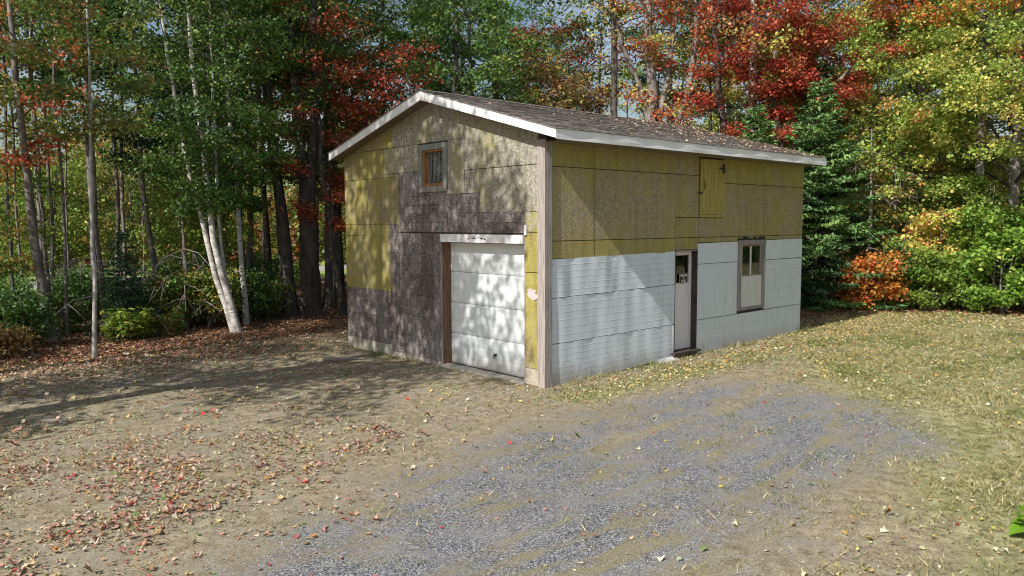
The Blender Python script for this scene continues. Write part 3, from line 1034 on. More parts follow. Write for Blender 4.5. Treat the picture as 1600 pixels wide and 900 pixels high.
def broadleaf(seed, stems, base, top_r, nlimb, pal, leaf=.105, per=30, flat=.11, clr=.42, first_r=None, droop=.0, dens_top=1.0, uni=.5, subs=5):
    """stems: list of (points, r0, r1). Returns trunk mesh, crown mesh."""
    rng = np.random.default_rng(seed)
    mb, m2 = MB(), MB()
    cl = []
    base0 = base
    for (pts, r0, r1) in stems:
        base = max(base0, pts[0][2] + .35 * (pts[-1][2] - pts[0][2])) if pts[0][2] > .5 else base0
        P = resample(pts, 14)
        P[1:-1, :2] += rng.normal(0, .018, (12, 2)) * (1 + r0)
        rr = np.linspace(r0, r1, 14)
        rr[0] *= 1.3 if pts[0][2] < .5 else 1
        rr[1] *= 1.08
        mb.tube(P, rr, 9)
        H = P[-1, 2]
        nl = max(3, int(nlimb * (H - base) / max(s[0][-1][2] - base0 for s in stems)))
        az = rng.uniform(0, 6.28)
        for k in range(nl):
            u = (k + rng.uniform(0, .8)) / nl
            h = base + (H - base) * u * .98
            i = np.interp(h, P[:, 2], np.arange(14))
            p0 = np.array([np.interp(h, P[:, 2], P[:, j]) for j in range(3)])
            az += 2.4 + rng.normal(0, .35)
            prof = math.sin(math.pi * min(1, .22 + .78 * (1 - u))) ** .7 if first_r is None else (first_r + (1 - first_r) * math.sin(math.pi * u ** .8)) * (1 - u ** 3 * .6)
            ln = top_r * max(.22, prof) * rng.uniform(.7, 1.12)
            el = rng.uniform(.1, .5) + .6 * u
            dirv = np.array([math.cos(az) * math.cos(el), math.sin(az) * math.cos(el), math.sin(el)])
            ts = np.linspace(0, 1, 5)
            L = p0 + ts[:, None] * dirv * ln
            L[:, 2] += -(ts ** 2) * ln * (.16 + droop)
            L[1:] += rng.normal(0, .05, (4, 3)) * ln * .5
            lr = max(.012, min(.3 * np.interp(i, np.arange(14), rr), .02 + .018 * ln))
            m2.tube(L, np.linspace(lr, .008, 5), 5, False)
            for s_ in range(subs):
                t0 = .3 + .7 * (s_ + rng.uniform(0, .6)) / subs
                q0 = np.array([np.interp(min(t0, 1), ts, L[:, j]) for j in range(3)])
                a2 = az + (1 if s_ % 2 else -1) * rng.uniform(.4, 1.1)
                l2 = ln * rng.uniform(.22, .42) + .2
                dv = np.array([math.cos(a2), math.sin(a2), rng.uniform(-.15, .45)])
                q1 = q0 + dv * l2
                m2.tube([q0, (q0 + q1) / 2 + [0, 0, .04], q1], [.011, .008, .004], 3, False)
                for t in (.45, .8, 1.05):
                    cl.append(np.r_[q0 + (q1 - q0) * t, u])
    cl = np.array(cl)
    N = len(cl)
    idx = np.repeat(np.arange(N), per)
    K = len(idx)
    th = rng.uniform(0, 6.28, K)
    r = clr * np.sqrt(rng.random(K)) * np.repeat(rng.uniform(.6, 1.3, N), per)
    c = cl[idx, :3] + np.stack([r * np.cos(th), r * np.sin(th), rng.normal(0, flat, K) - r * r * .22], 1)
    tone = np.clip(rng.normal(uni, .2, N), 0, 1)
    V, F = leaf_cards(rng, c, leaf * rng.uniform(.6, 1.25, K), 1.05)
    col = np.repeat(pal_pick(rng, PAL[pal], K, tone[idx], .13), 2, 0)
    cm = np_mesh("crown", V, F, M['needle'] if 'spruce' in pal else M['leaf'], col)
    LIMBS[cm.name] = m2.mesh("branches", M['branch'], True)
    return mb, cm
LIMBS = {}

def conifer(seed, H, r_base, pal, base=.3, dead=0.0, dens=1.0):
    rng = np.random.default_rng(seed)
    mb = MB()
    P = resample([(0, 0, 0), (rng.normal(0, .05), rng.normal(0, .05), H * .5), (0, 0, H)], 10)
    mb.tube(P, np.linspace(.025 + .011 * H, .01, 10), 8)
    cs_, dr, tone = [], [], []
    h = base
    while h < H - .1:
        u = (h - base) / (H - base)
        nb = int((7 if u < .7 else 5) * dens)
        a0 = rng.uniform(0, 6.28)
        for k in range(nb):
            az = a0 + k * 6.28 / nb + rng.normal(0, .25)
            if rng.random() < .14:
                continue
            ln = r_base * (1 - u) ** .85 * rng.uniform(.5, 1.22) + .12
            el = -.15 + .55 * u + rng.normal(0, .1)
            d = np.array([math.cos(az) * math.cos(el), math.sin(az) * math.cos(el), math.sin(el)])
            ts = np.linspace(0, 1, 4)
            p0 = np.array([0, 0, h + rng.normal(0, .05)])
            L = p0 + ts[:, None] * d * ln
            L[:, 2] += ln * (-.22 * ts + .2 * ts ** 2)
            mb.tube(L, np.linspace(.014, .004, 4), 3, False)
            m_ = max(4, int(ln / .075))
            tt = np.linspace(.12, 1.03, m_)
            bp = np.stack([np.interp(tt, ts, L[:, j]) for j in range(3)], 1)
            tn = np.clip(rng.normal(.5, .22), 0, 1)
            side = np.array([-math.sin(az), math.cos(az), 0])
            for sgn in (-1, 1):
                wl_ = (.10 + .30 * (1 - tt) * min(1, ln)) * rng.uniform(.7, 1.2, m_)
                for f_ in (.3, .7, 1.0):
                    q = bp + side * sgn * (wl_ * f_)[:, None] + d * (wl_ * f_ * .6)[:, None]
                    q[:, 2] += -.12 * wl_ * f_ + rng.normal(0, .025, m_)
                    cs_.append(q)
                    dr.append(np.broadcast_to(side * sgn * .8 + d * .7 + [0, 0, -.12], q.shape))
                    tone.append(np.full(m_, tn))
        h += rng.uniform(.14, .24) * (1.15 - .3 * u)
    c = np.concatenate(cs_)
    K = len(c)
    V, F = leaf_cards(rng, c, .17 * rng.uniform(.7, 1.3, K), .8, .17, np.concatenate(dr), .06)
    col = np.repeat(pal_pick(rng, PAL[pal], K, np.concatenate(tone), .15), 2, 0)
    return mb, np_mesh("crown", V, F, M['needle'], col)

def thing_tree(name, label, x, y, trunk_me, crown_me, cat="tree", group=None, rz=0, sc=(1, 1, 1)):
    t = empty(name, (x, y, float(gz(x, y)) - .05), rz)
    t.scale = sc
    tag(t, label, cat, group)
    if trunk_me:
        link("trunk", trunk_me, t)
    if crown_me:
        link("crown", crown_me, t)
        if crown_me.name in LIMBS:
            tag(link("branches", LIMBS[crown_me.name], t), kind="stuff")
    return t

# --- trees that can be picked out one by one
def one(name, label, x, y, seed, stems, base, r, nl, pal, bk, cat="tree", **kw):
    mb, cr_ = broadleaf(seed, stems, base, r, nl, pal, **kw)
    return thing_tree(name, label, x, y, mb.mesh("trunk", M[bk], True), cr_, cat)

one("maple_tree", "dark leaning trunk with orange red crown, leftmost at the wood's edge", -4.87, 12.67, 11,
    [([(0, 0, 0), (-.12, .1, 1.2), (-.21, .18, 2.46), (-.33, .29, 4.74), (-.39, .35, 6.8), (-.45, .4, 10.5)], .125, .04)], 4.2, 2.4, 16, 'red', 'bark_grey', per=14, uni=.7)
one("young_maple_tree", "slim straight pale trunk standing alone before the dark wood at left", -4.7, 9.16, 12,
    [([(0, 0, 0), (.03, -.03, 1.41), (.06, -.06, 2.78), (.12, -.1, 4.47), (.16, -.14, 7.6)], .047, .018)], 4.6, 1.5, 12, 'greenturn', 'bark_pale', per=18, leaf=.095)
one("birch_tree", "clump of white birch stems leaning left at the clearing's edge", -.95, 10.9, 13,
    [([(0, 0, 0), (-.29, .26, 1.08), (-.55, .48, 2.77), (-.81, .72, 4.44), (-1.1, .98, 7.06), (-1.4, 1.3, 10.5)], .075, .025),
     ([(.05, -.1, 0), (-.15, .14, 1.38), (-.34, .3, 2.42), (-.47, .42, 4.43), (-.62, .55, 6.55), (-.75, .7, 11)], .092, .03),
     ([(.18, .1, 0), (.0, .5, 1.4), (-.1, .55, 2.77), (-.13, .5, 5.25), (-.2, .4, 10)], .05, .018)], 3.1, 2.6, 26, 'green', 'bark_birch', per=25, leaf=.09, uni=.6)
one("birch_tree", "single pale birch stem just right of the leaning white clump", -.18, 11.99, 14,
    [([(0, 0, 0), (-.04, .03, 1.15), (-.07, .06, 2.77), (-.13, .12, 4.25), (-.23, .2, 6.65), (-.24, .21, 10.5)], .078, .025)], 3.4, 2.2, 24, 'green', 'bark_birch', per=22, leaf=.09, uni=.6)
one("maple_tree", "tall dark trunk leaning left beside the thickest trunk left of the shed", 1.67, 12.98, 15,
    [([(0, 0, 0), (-.09, .08, 1.78), (-.19, .17, 3.93), (-.3, .27, 5.0), (-.47, .42, 7.57), (-.53, .47, 13)], .2, .07)], 4.4, 3.4, 26, 'green', 'bark_dark', per=22, uni=.6)
one("maple_tree", "thickest dark trunk left of the shed, forking into upright stems", 2.11, 12.57, 16,
    [([(0, 0, 0), (-.02, .0, 1.78), (0, .0, 4.2)], .315, .27), ([(-.08, .05, 4.1), (-.18, .16, 5.57), (-.26, .23, 7.38), (-.33, .29, 13.5)], .165, .06),
     ([(.08, -.05, 4.1), (.18, -.16, 5.57), (.21, -.19, 6.99), (.31, -.28, 13)], .14, .06), ([(.2, -.19, 6.8), (.53, -.47, 7.75), (.74, -.65, 8.31), (1.2, -1.0, 10.8)], .12, .05)],
    4.6, 3.3, 20, 'greenturn', 'bark_dark', per=22, uni=.38)
one("red_maple_tree", "thin dark leaning trunk with red leaves close to the shed's left wall", 2.65, 11.6, 17,
    [([(0, 0, 0), (-.08, .07, 1.21), (-.17, .15, 1.97), (-.32, .28, 3.93), (-.44, .39, 5.99), (-.5, .5, 9)], .1, .03)], 2.6, 1.9, 16, 'red', 'bark_dark', per=17)
one("red_maple_tree", "bright red maple crown showing above the shed's left roof slope", 4.3, 11.9, 18,
    [([(0, 0, 0), (.05, .1, 3), (-.1, .2, 5.4), (0, .1, 7.6)], .11, .04)], 3.0, 2.1, 20, 'red', 'bark_dark', per=20, uni=.5)
one("maple_tree", "slender dark trunk leaning left in front of the meadow gap", 3.29, 18.15, 19,
    [([(0, 0, 0), (-.04, .04, 2.06), (-.11, .1, 4.42), (-.14, .13, 11)], .13, .04)], 5.2, 2.4, 18, 'greenturn', 'bark_dark', per=20)
one("fir_tree", "dark dying fir with bare grey twigs between pale trunk and birches", -1.85, 14.15, 20,
    [([(0, 0, 0), (-.05, .04, 1.49), (-.16, .14, 2.78), (-.25, .22, 4.06), (-.29, .25, 9)], .1, .03)], 4.3, 1.7, 18, 'spruce_dark', 'bark_grey', per=26, leaf=.09, droop=.15)
one("green_maple_tree", "dense green maple crown rising behind the middle of the roof", 8.8, 11.6, 21,
    [([(0, 0, 0), (.05, 0, 4), (.1, .1, 8), (0, 0, 12.5)], .22, .06)], 3.2, 3.5, 34, 'green', 'bark_dark', per=30, uni=.55, leaf=.12)
one("green_maple_tree", "green maple crown just right of the shed's ridge peak", 6.6, 10.9, 22,
    [([(0, 0, 0), (.05, 0, 3), (-.1, .1, 6), (0, 0, 9.5)], .15, .05)], 3.0, 2.4, 26, 'green', 'bark_dark', per=26, uni=.65, leaf=.12)
one("orange_maple_tree", "brownish orange young maple behind the roof beside a bare pole trunk", 9.6, 9.0, 23,
    [([(0, 0, 0), (.1, 0, 2.5), (.05, .1, 5), (0, 0, 7.4)], .09, .03)], 2.6, 1.6, 20, 'brownish', 'bark_dark', per=22)
one("pole_tree", "straight bare dark trunk rising like a pole above the roof", 11.1, 8.1, 24,
    [([(0, 0, 0), (0, 0, 3), (0, 0, 6.16), (-.03, .02, 8.06), (-.07, .06, 14.5)], .16, .07)], 9.6, 2.6, 14, 'greenturn', 'bark_dark', per=20, uni=.5)
one("forked_maple_tree", "big forked maple with grey bark and thin yellow orange leaves behind roof", 12.08, 7.23, 25,
    [([(0, 0, 0), (0, 0, 3), (0, 0, 5.6)], .27, .25), ([(0, 0, 5.5), (-.06, .05, 7.64), (-.17, .15, 8.89), (-.3, .25, 13.5)], .2, .06),
     ([(-.05, .05, 5.9), (-.35, .32, 7.3), (-.8, .7, 8.6), (-1.3, 1.1, 10.8)], .12, .04), ([(.05, -.05, 5.8), (.35, -.3, 7.4), (.5, -.4, 9), (.8, -.7, 12)], .12, .04)],
    6.9, 3.0, 12, 'yellowgreen', 'bark_grey', per=15, uni=.62, subs=4)
one("curved_maple_tree", "curving grey trunk bending right above the roof, red leaves round it", 12.71, 6.67, 26,
    [([(-.5, .4, 0), (-.3, .25, 3.5), (0, 0, 6.2), (.28, -.25, 7.2), (.42, -.37, 8.9), (.45, -.4, 13)], .17, .06)], 4.6, 2.8, 22, 'red', 'bark_grey', per=20, uni=.55)
one("maple_tree", "dark upright trunk with red low branches right of the curved trunk", 13.84, 5.66, 27,
    [([(.1, -.1, 0), (0, 0, 5.9), (-.22, .2, 8.05), (-.35, .31, 13)], .16, .06)], 4.4, 2.8, 24, 'red', 'bark_dark', per=26, uni=.4)
one("maple_tree", "pale grey trunk among yellow leaves above the roof's far end", 14.4, 5.0, 28,
    [([(0, 0, 0), (0, 0, 5.9), (.03, 0, 8.04), (.06, -.04, 13.5)], .2, .08)], 6.6, 3.2, 20, 'yellowgreen', 'bark_pale', per=22, uni=.5)
one("red_maple_tree", "leaning maple spreading a long red branch over the dark spruce", 14.9, 4.0, 29,
    [([(0, 0, 0), (0, 0, 4.5), (.5, -.9, 6.6), (2.0, -3.3, 9.4)], .13, .03), ([(0, 0, 4.4), (-.3, .3, 7), (-.2, .2, 11)], .1, .03)], 5.2, 2.0, 26, 'red', 'bark_grey', per=36, uni=.62)
one("maple_tree", "large yellow green maple overhanging the lawn's right corner", 18.0, 1.0, 30,
    [([(0, 0, 0), (-.1, 0, 4), (-.2, -.1, 8), (0, 0, 13)], .24, .07)], 3.2, 4.0, 50, 'yellowgreen', 'bark_grey', per=80, uni=.27, leaf=.098, first_r=.95)
one("maple_tree", "yellow green maple tinged with red at the photo's right edge", 17.3, -2.0, 31,
    [([(0, 0, 0), (-.1, 0, 4), (-.2, .1, 8), (0, 0, 12)], .2, .06)], 2.8, 3.8, 50, 'yellowgreen', 'bark_grey', per=80, uni=.33, leaf=.098, first_r=.95)
one("maple_tree", "tall maple turning orange and yellow above the spruce", 18.2, 4.6, 32,
    [([(0, 0, 0), (-.1, 0, 4), (-.2, .1, 8), (0, 0, 14)], .2, .06)], 4.6, 3.6, 40, 'yellowgreen', 'bark_grey', per=60, uni=.52, leaf=.1)

one("orange_maple_tree", "orange red maple crown at the top right corner, above yellow green ones", 16.8, -1.2, 35,
    [([(0, 0, 0), (.1, 0, 4), (0, .1, 8), (.1, 0, 12.5)], .16, .05)], 7.2, 3.0, 22, 'orange', 'bark_grey', per=34, uni=.6, leaf=.1, first_r=.8)
mb, cr_ = conifer(41, 6.9, 2.35, 'spruce', .25, dens=1.1)
thing_tree("spruce_tree", "dense dark green spruce reaching the ground beside the shed's back corner", 13.3, 2.0, mb.mesh("trunk", M['bark_dark'], True), cr_)
mb, cr_ = conifer(42, 6.2, 1.9, 'spruce', .3)
thing_tree("spruce_tree", "smaller green spruce half hidden behind the shed's white far corner", 12.4, 3.6, mb.mesh("trunk", M['bark_dark'], True), cr_)
mb, cr_ = conifer(43, 7.6, 2.0, 'spruce_dark', .8, dens=.8)
thing_tree("spruce_tree", "dark spruce behind the dense one, under the red branch", 15.4, 3.0, mb.mesh("trunk", M['bark_dark'], True), cr_)
mb, cr_ = conifer(44, 5.0, 1.5, 'spruce_dark', .2, dens=.7)
con_dark = (mb.mesh("trunk", M['bark_dark'], True), cr_)

# --- shrubs along the right hand edge
def shrub(name, label, x, y, seed, H, r, pal, nst=6, per=16, leaf=.1, uni=.5, group=None, base=.25):
    rng = np.random.default_rng(seed)
    stems = []
    for k in range(nst):
        a = rng.uniform(0, 6.28)
        q = rng.uniform(.1, .55) * r
        h = H * rng.uniform(.65, 1)
        stems.append(([(rng.normal(0, .12), rng.normal(0, .12), 0), (q * .5 * math.cos(a), q * .5 * math.sin(a), h * .5), (q * math.cos(a), q * math.sin(a), h)], .02 + .004 * H, .006))
    mb, cr_ = broadleaf(seed, stems, base, r * .75, 6, pal, leaf=leaf, per=per, clr=.26, flat=.1, first_r=.75, uni=uni, subs=4)
    t = thing_tree(name, label, x, y, mb.mesh("stems", M['twig'], True), cr_, "shrub", group)
    t.children[0].name = "stems"
    t.children[1].name = "foliage"
    return t
shrub("shrub", "bright green leafy bush at the lawn's right edge", 15.2, -2.3, 51, 3.1, 1.3, 'lime', 8, 17, .115, .3)
shrub("shrub", "tall yellow orange bush in the middle of the right hand edge", 15.9, -.4, 52, 3.5, 1.25, 'yellowgreen', 7, 17, .11, .62)
shrub("shrub", "low bush with orange red leaves right of the shed", 13.5, .5, 53, 1.65, .85, 'orange', 7, 15, .1, .5)
shrub("shrub", "small green bush under the tall yellow orange one", 14.7, -.75, 54, 1.7, .9, 'lime', 6, 15, .1, .25)
shrub("shrub", "low green bush before the spruce, right of the orange one", 14.3, .2, 55, 2.2, .8, 'greenturn', 5, 14, .09, .5)
shrub("shrub", "broad green bush behind the bright one, half out of frame", 16.6, -3.0, 56, 3.6, 1.5, 'lime', 8, 17, .11, .15)
shrub("shrub", "tall green bush between yellow bush and bright green bush", 16.2, -1.5, 57, 3.8, 1.2, 'lime', 7, 17, .11, .35)
shrub("shrub", "thin red leafed sapling at the foot of the spruce", 14.6, 1.1, 58, 1.5, .6, 'red', 4, 12, .1, .5)
shrub("shrub", "dark bush at the far left edge of the wood", -5.7, 11.6, 59, 1.3, .8, 'green', 5, 11, .09, .4)
shrub("shrub", "brownish low bush by the leaning dark trunk at far left", -6.1, 10.5, 60, .55, .55, 'brownish', 4, 8, .09, .5)
shrub("shrub", "green bush behind the ferny plants at the wood's edge", -1.9, 12.4, 61, 1.5, 1.0, 'greenturn', 6, 15, .085, .5)
shrub("shrub", "green and yellow bush just left of the white birches", -1.1, 12.2, 62, 1.6, .9, 'greenturn', 5, 14, .085, .65)

# bright leafy plants
def plant(name, label, x, y, seed, nst, H, rad, lsize, pal, wide):
    rng = np.random.default_rng(seed)
    t = empty(name, (x, y, float(gz(x, y))))
    tag(t, label, "plant")
    mb = MB()
    cs_, dr = [], []
    for k in range(nst):
        a, q = rng.uniform(0, 6.28), rad * math.sqrt(rng.random())
        p0 = np.array([q * math.cos(a), q * math.sin(a), -.02])
        h = H * rng.uniform(.6, 1.05)
        p1 = p0 + [rng.normal(0, .1), rng.normal(0, .1), h]
        mb.tube([p0, (p0 + p1) / 2 + rng.normal(0, .02, 3), p1], [.007, .006, .003], 4, False)
        for j in range(26):
            u = rng.uniform(.25, 1)
            az = rng.uniform(0, 6.28)
            d = np.array([math.cos(az), math.sin(az), .35])
            cs_.append(p0 + (p1 - p0) * u + d * lsize * .5)
            dr.append(d)
    c = np.array(cs_)
    K = len(c)
    V, F = leaf_cards(rng, c, lsize * rng.uniform(.7, 1.2, K), .5, wide, np.array(dr), .12)
    mb.build("stems", M['grass'], t, fix=False)
    a = t.children[0].data.attributes.new("col", 'FLOAT_COLOR', 'FACE')
    a.data.foreach_set("color", [.1, .16, .04, 1] * len(t.children[0].data.polygons))
    link("foliage", np_mesh("foliage", V, F, M['leaf'], np.repeat(pal_pick(rng, PAL[pal], K), 2, 0)), t)
    return t
plant("fern_plant", "clump of bright lime green leafy stems before the dark wood", -3.5, 11.3, 71, 34, .85, .55, .17, 'lime', .2)
plant("weed_plant", "duller feathery green weeds right of the lime green clump", -2.5, 11.5, 72, 26, .8, .5, .13, 'greenturn', .1)

t = empty("garden_plant", (-1.05, -7.28, float(gz(-1.05, -7.28))))
tag(t, "bright green broad leaved plant at the lower right corner", "plant")
rng = np.random.default_rng(5)
for k in range(11):
    a = k * 2.4
    el = rng.uniform(.25, 1.0)
    ln = rng.uniform(.2, .32)
    d = np.array([math.cos(a) * math.cos(el), math.sin(a) * math.cos(el), math.sin(el)])
    sd_ = np.array([-math.sin(a), math.cos(a), 0])
    nn = np.cross(d, sd_)
    vs, fs = [], []
    for i, (u, wv) in enumerate(((.0, .02), (.2, .06), (.45, .085), (.7, .07), (.9, .03), (1.0, .004))):
        cpt = d * (ln * .35 + ln * u) + np.array([0, 0, .05 - .16 * u * u])
        for q in (-1, 0, 1):
            vs.append(cpt + sd_ * wv * q * 1.1 + np.array([0, 0, .018 * abs(q)]))
    for i in range(5):
        for q in range(2):
            fs.append((i * 3 + q, i * 3 + q + 1, i * 3 + q + 4, i * 3 + q + 3))
    me = np_mesh("leaf", np.array(vs), np.array(fs), M['leaf'], np.tile([.19, .36, .03], (len(fs), 1)) * rng.uniform(.8, 1.1))
    link("leaf", me, t)
    MB().tube([(0, 0, 0), d * ln * .2 + [0, 0, .03], d * ln * .36 + [0, 0, .05]], .005, 4, False).build("stalk", M['twig'], t)

# --- the trees further in: a few kinds built once, then copied
def straight(H, r0, lean=.3, seed=0):
    rng = np.random.default_rng(seed)
    a = rng.uniform(0, 6.28)
    return [([(0, 0, 0), (lean * .3 * math.cos(a), lean * .3 * math.sin(a), H * .33), (lean * .5 * math.cos(a + 1), lean * .5 * math.sin(a + 1), H * .66), (lean * math.cos(a), lean * math.sin(a), H)], r0, .03)]
def kind(seed, H, r0, base, r, nl, pal, bk, **kw):
    mb, cr_ = broadleaf(seed, straight(H, r0, .35, seed), base, r, nl, pal, **kw)
    return mb.mesh("trunk", M[bk], True), cr_
K_ = {
    'g1': kind(101, 13, .13, 4.0, 2.9, 26, 'green', 'bark_dark', per=17, uni=.45),
    'g2': kind(102, 12, .11, 3.4, 2.5, 26, 'greenturn', 'bark_grey', per=17, uni=.45),
    'g3': kind(103, 14, .15, 5.0, 3.1, 26, 'green', 'bark_dark', per=17, uni=.65),
    'r1': kind(104, 11, .11, 3.2, 2.6, 26, 'red', 'bark_dark', per=20, uni=.45),
    'o1': kind(105, 12, .12, 3.8, 2.7, 26, 'orange', 'bark_dark', per=20, uni=.4),
    'y1': kind(106, 12, .13, 3.0, 3.0, 30, 'yellowgreen', 'bark_grey', per=24, uni=.4, first_r=.7),
    'y2': kind(107, 10, .11, 2.4, 2.6, 30, 'yellowgreen', 'bark_grey', per=24, uni=.25, first_r=.7),
    's1': kind(108, 4.2, .035, 1.0, 1.3, 16, 'lime', 'bark_grey', per=16, uni=.35, leaf=.1),
    's2': kind(109, 5.2, .045, 1.4, 1.5, 16, 'greenturn', 'bark_grey', per=16, uni=.6, leaf=.1),
    's3': kind(110, 4.0, .035, 1.0, 1.2, 14, 'orange', 'bark_grey', per=15, uni=.6, leaf=.1),
    'p1': kind(111, 11, .07, 6.8, 1.5, 12, 'green', 'bark_grey', per=14, uni=.5),
    'p2': kind(112, 10, .05, 6.4, 1.3, 10, 'greenturn', 'bark_grey', per=14, uni=.5),
    'c1': con_dark,
}
LAB = {
    'g1': ("maple_tree", "broad green maple", "tree"), 'g2': ("maple_tree", "green maple flecked with orange", "tree"), 'g3': ("maple_tree", "tall deep green maple", "tree"),
    'r1': ("red_maple_tree", "red leafed maple", "tree"), 'o1': ("orange_maple_tree", "orange leafed maple", "tree"),
    'y1': ("maple_tree", "tall yellow green maple", "tree"), 'y2': ("maple_tree", "shorter yellow green maple", "tree"),
    's1': ("sapling", "lime green sapling", "sapling"), 's2': ("sapling", "green sapling turning yellow", "sapling"), 's3': ("sapling", "orange sapling", "sapling"),
    'p1': ("pole_tree", "thin brown pole-like trunk", "tree"), 'p2': ("pole_tree", "very thin grey pole-like trunk", "tree"), 'c1': ("fir_tree", "low dark fir", "tree"),
}
# undergrowth: two low bushes built once, then copied
def kind_bush(seed, H, r, pal, nst, per, uni):
    rng = np.random.default_rng(seed)
    stems = []
    for k in range(nst):
        a, q, h = rng.uniform(0, 6.28), rng.uniform(.1, .6) * r, H * rng.uniform(.6, 1)
        stems.append(([(rng.normal(0, .1), rng.normal(0, .1), 0), (q * .5 * math.cos(a), q * .5 * math.sin(a), h * .5), (q * math.cos(a), q * math.sin(a), h)], .018, .005))
    mb, cr_ = broadleaf(seed, stems, .15, r * .7, 5, pal, leaf=.085, per=per, clr=.26, flat=.1, first_r=.75, uni=uni, subs=4)
    return mb.mesh("stems", M['twig'], True), cr_
K_['u1'] = kind_bush(121, 1.25, .8, 'greenturn', 5, 10, .45)
K_['u2'] = kind_bush(122, 1.6, .9, 'green', 5, 10, .5)
K_['u3'] = kind_bush(123, 1.0, .7, 'brownish', 4, 8, .5)
LAB['u1'] = ("shrub", "low yellowish undergrowth bush", "shrub")
LAB['u2'] = ("shrub", "low green undergrowth bush", "shrub")
LAB['u3'] = ("shrub", "low brownish undergrowth bush", "shrub")
taken = [(o.location.x, o.location.y) for o in bpy.data.objects if o.parent is None and o.get("category") in ("tree", "shrub")]
rng = np.random.default_rng(2024)
def spot(x, y):
    d = Vector((x + 8.752, y + 9.052, 0))
    px = 800 + 1188.3 * d.dot(rt) / d.dot(Vector((math.cos(yaw), math.sin(yaw), 0)))
    dist = d.length
    if px < 0:
        return "beyond the photo's left edge"
    for lim, t in ((110, "the leaning trunk at far left"), (200, "the slim pale trunk"), (320, "the dead grey fir"), (430, "the white birches"), (545, "the thickest trunk"), (680, "the gable"),
                   (820, "the ridge's near end"), (940, "the middle of the roof"), (1100, "the bare pole trunk"), (1250, "the roof's far end"), (1390, "the dense spruce"), (1500, "the yellow orange bush"), (1600, "the bright green bush")):
        if px < lim:
            return ("deep in the wood behind " if dist > 29 else "standing just behind ") + t
    return "beyond the photo's right edge"
def scatter(n, xr, yr, kinds, where, mind, ok=None):
    got = tries = 0
    while got < n and tries < 4000:
        tries += 1
        x, y = rng.uniform(*xr), rng.uniform(*yr)
        if ok and not ok(x, y):
            continue
        if any((x - a) ** 2 + (y - b) ** 2 < mind * mind for a, b in taken):
            continue
        taken.append((x, y))
        k = kinds[rng.integers(len(kinds))]
        nm, lb, cat = LAB[k]
        s_ = rng.uniform(.82, 1.18) * (.5 if k == 'c1' else 1)
        lbl = lb + " " + spot(x, y)
        thing_tree(nm, lbl, x, y, K_[k][0], K_[k][1], cat, lbl, rng.uniform(0, 6.28), (s_, s_, s_ * rng.uniform(.92, 1.1)))
        got += 1
left = "in the wood left of the shed"
back = "in the wood behind the shed roof"
right = "in the wood beyond the lawn"
scatter(6, (-2.5, 8), (14, 20.5), ['g1', 'g2', 'g3', 'g1', 'o1', 'g2'], left, 1.7)
scatter(30, (-6.0, 6), (12.6, 22), ['p1', 'p2', 'p2'], left, .75)
scatter(12, (-7, 12), (24.2, 27.2), ['s1', 's1', 's2', 's1'], left, 1.2)
scatter(4, (-6, 1), (13.5, 18), ['s1', 's2', 's3'], left, 1.3)
scatter(3, (-7, -3), (12, 16), ['c1'], left, 1.2)
scatter(12, (8, 24), (11, 24), ['g1', 'g3', 'g2', 'g1', 'y1'], back, 2.2)
scatter(8, (9, 18), (7.5, 16), ['p1', 'p2'], back, 1.0)
scatter(6, (10, 17), (6, 13), ['r1', 's2', 's2'], back, 1.6)
scatter(18, (16.5, 29), (-8, 10), ['y1', 'y2', 'g2', 'y1', 'g1'], right, 2.1, lambda x, y: y > -9 and x - 16.5 > -.6 * (y + 3))
scatter(6, (14.5, 17.5), (-5, 3), ['s1', 's2'], right, 1.2, lambda x, y: x > 14.9 - .6 * y * (y > 0) - .1 * y)
scatter(17, (-6.2, 2.6), (12.6, 17.5), ['u1', 'u2', 'u2', 'u3'], left, .55)
scatter(8, (-6, 8), (18, 24), ['u1', 'u2'], left, .7)
# trees on the near left, beyond the photo's edge, whose shade falls on the yard
one("maple_tree", "tall leafy maple left of the yard that shades the garage front", -11.2, 3.7, 33,
    [([(0, 0, 0), (.1, 0, 5), (0, .1, 10), (.1, 0, 16.5)], .3, .08), ([(0, 0, 5.6), (.5, -.9, 7.6), (.8, -1.9, 9.6), (1.0, -2.5, 12.6)], .14, .04)], 4.2, 3.7, 24, 'greenturn', 'bark_grey', per=80, uni=.4, leaf=.14, first_r=.45, clr=.72, flat=.36, subs=3)
one("maple_tree", "second tall maple left of the yard, nearer the wood", -13.2, 7.6, 34,
    [([(0, 0, 0), (.1, 0, 5), (0, .1, 9), (.1, 0, 14)], .26, .08)], 3.8, 3.8, 18, 'greenturn', 'bark_grey', per=60, uni=.5, leaf=.14, clr=.72, flat=.36, subs=3, first_r=.5)
for k, (kk, x, y, s_) in enumerate((('g1', -14.0, 12.5, 1.0), ('g2', -18, 11.5, 1.0))):
    nm, lb, cat = LAB[kk]
    thing_tree(nm, "leafy maple in the wood beyond the left edge", x, y, K_[kk][0], K_[kk][1], cat, "trees left of the yard", k * 1.3, (s_, s_, s_))

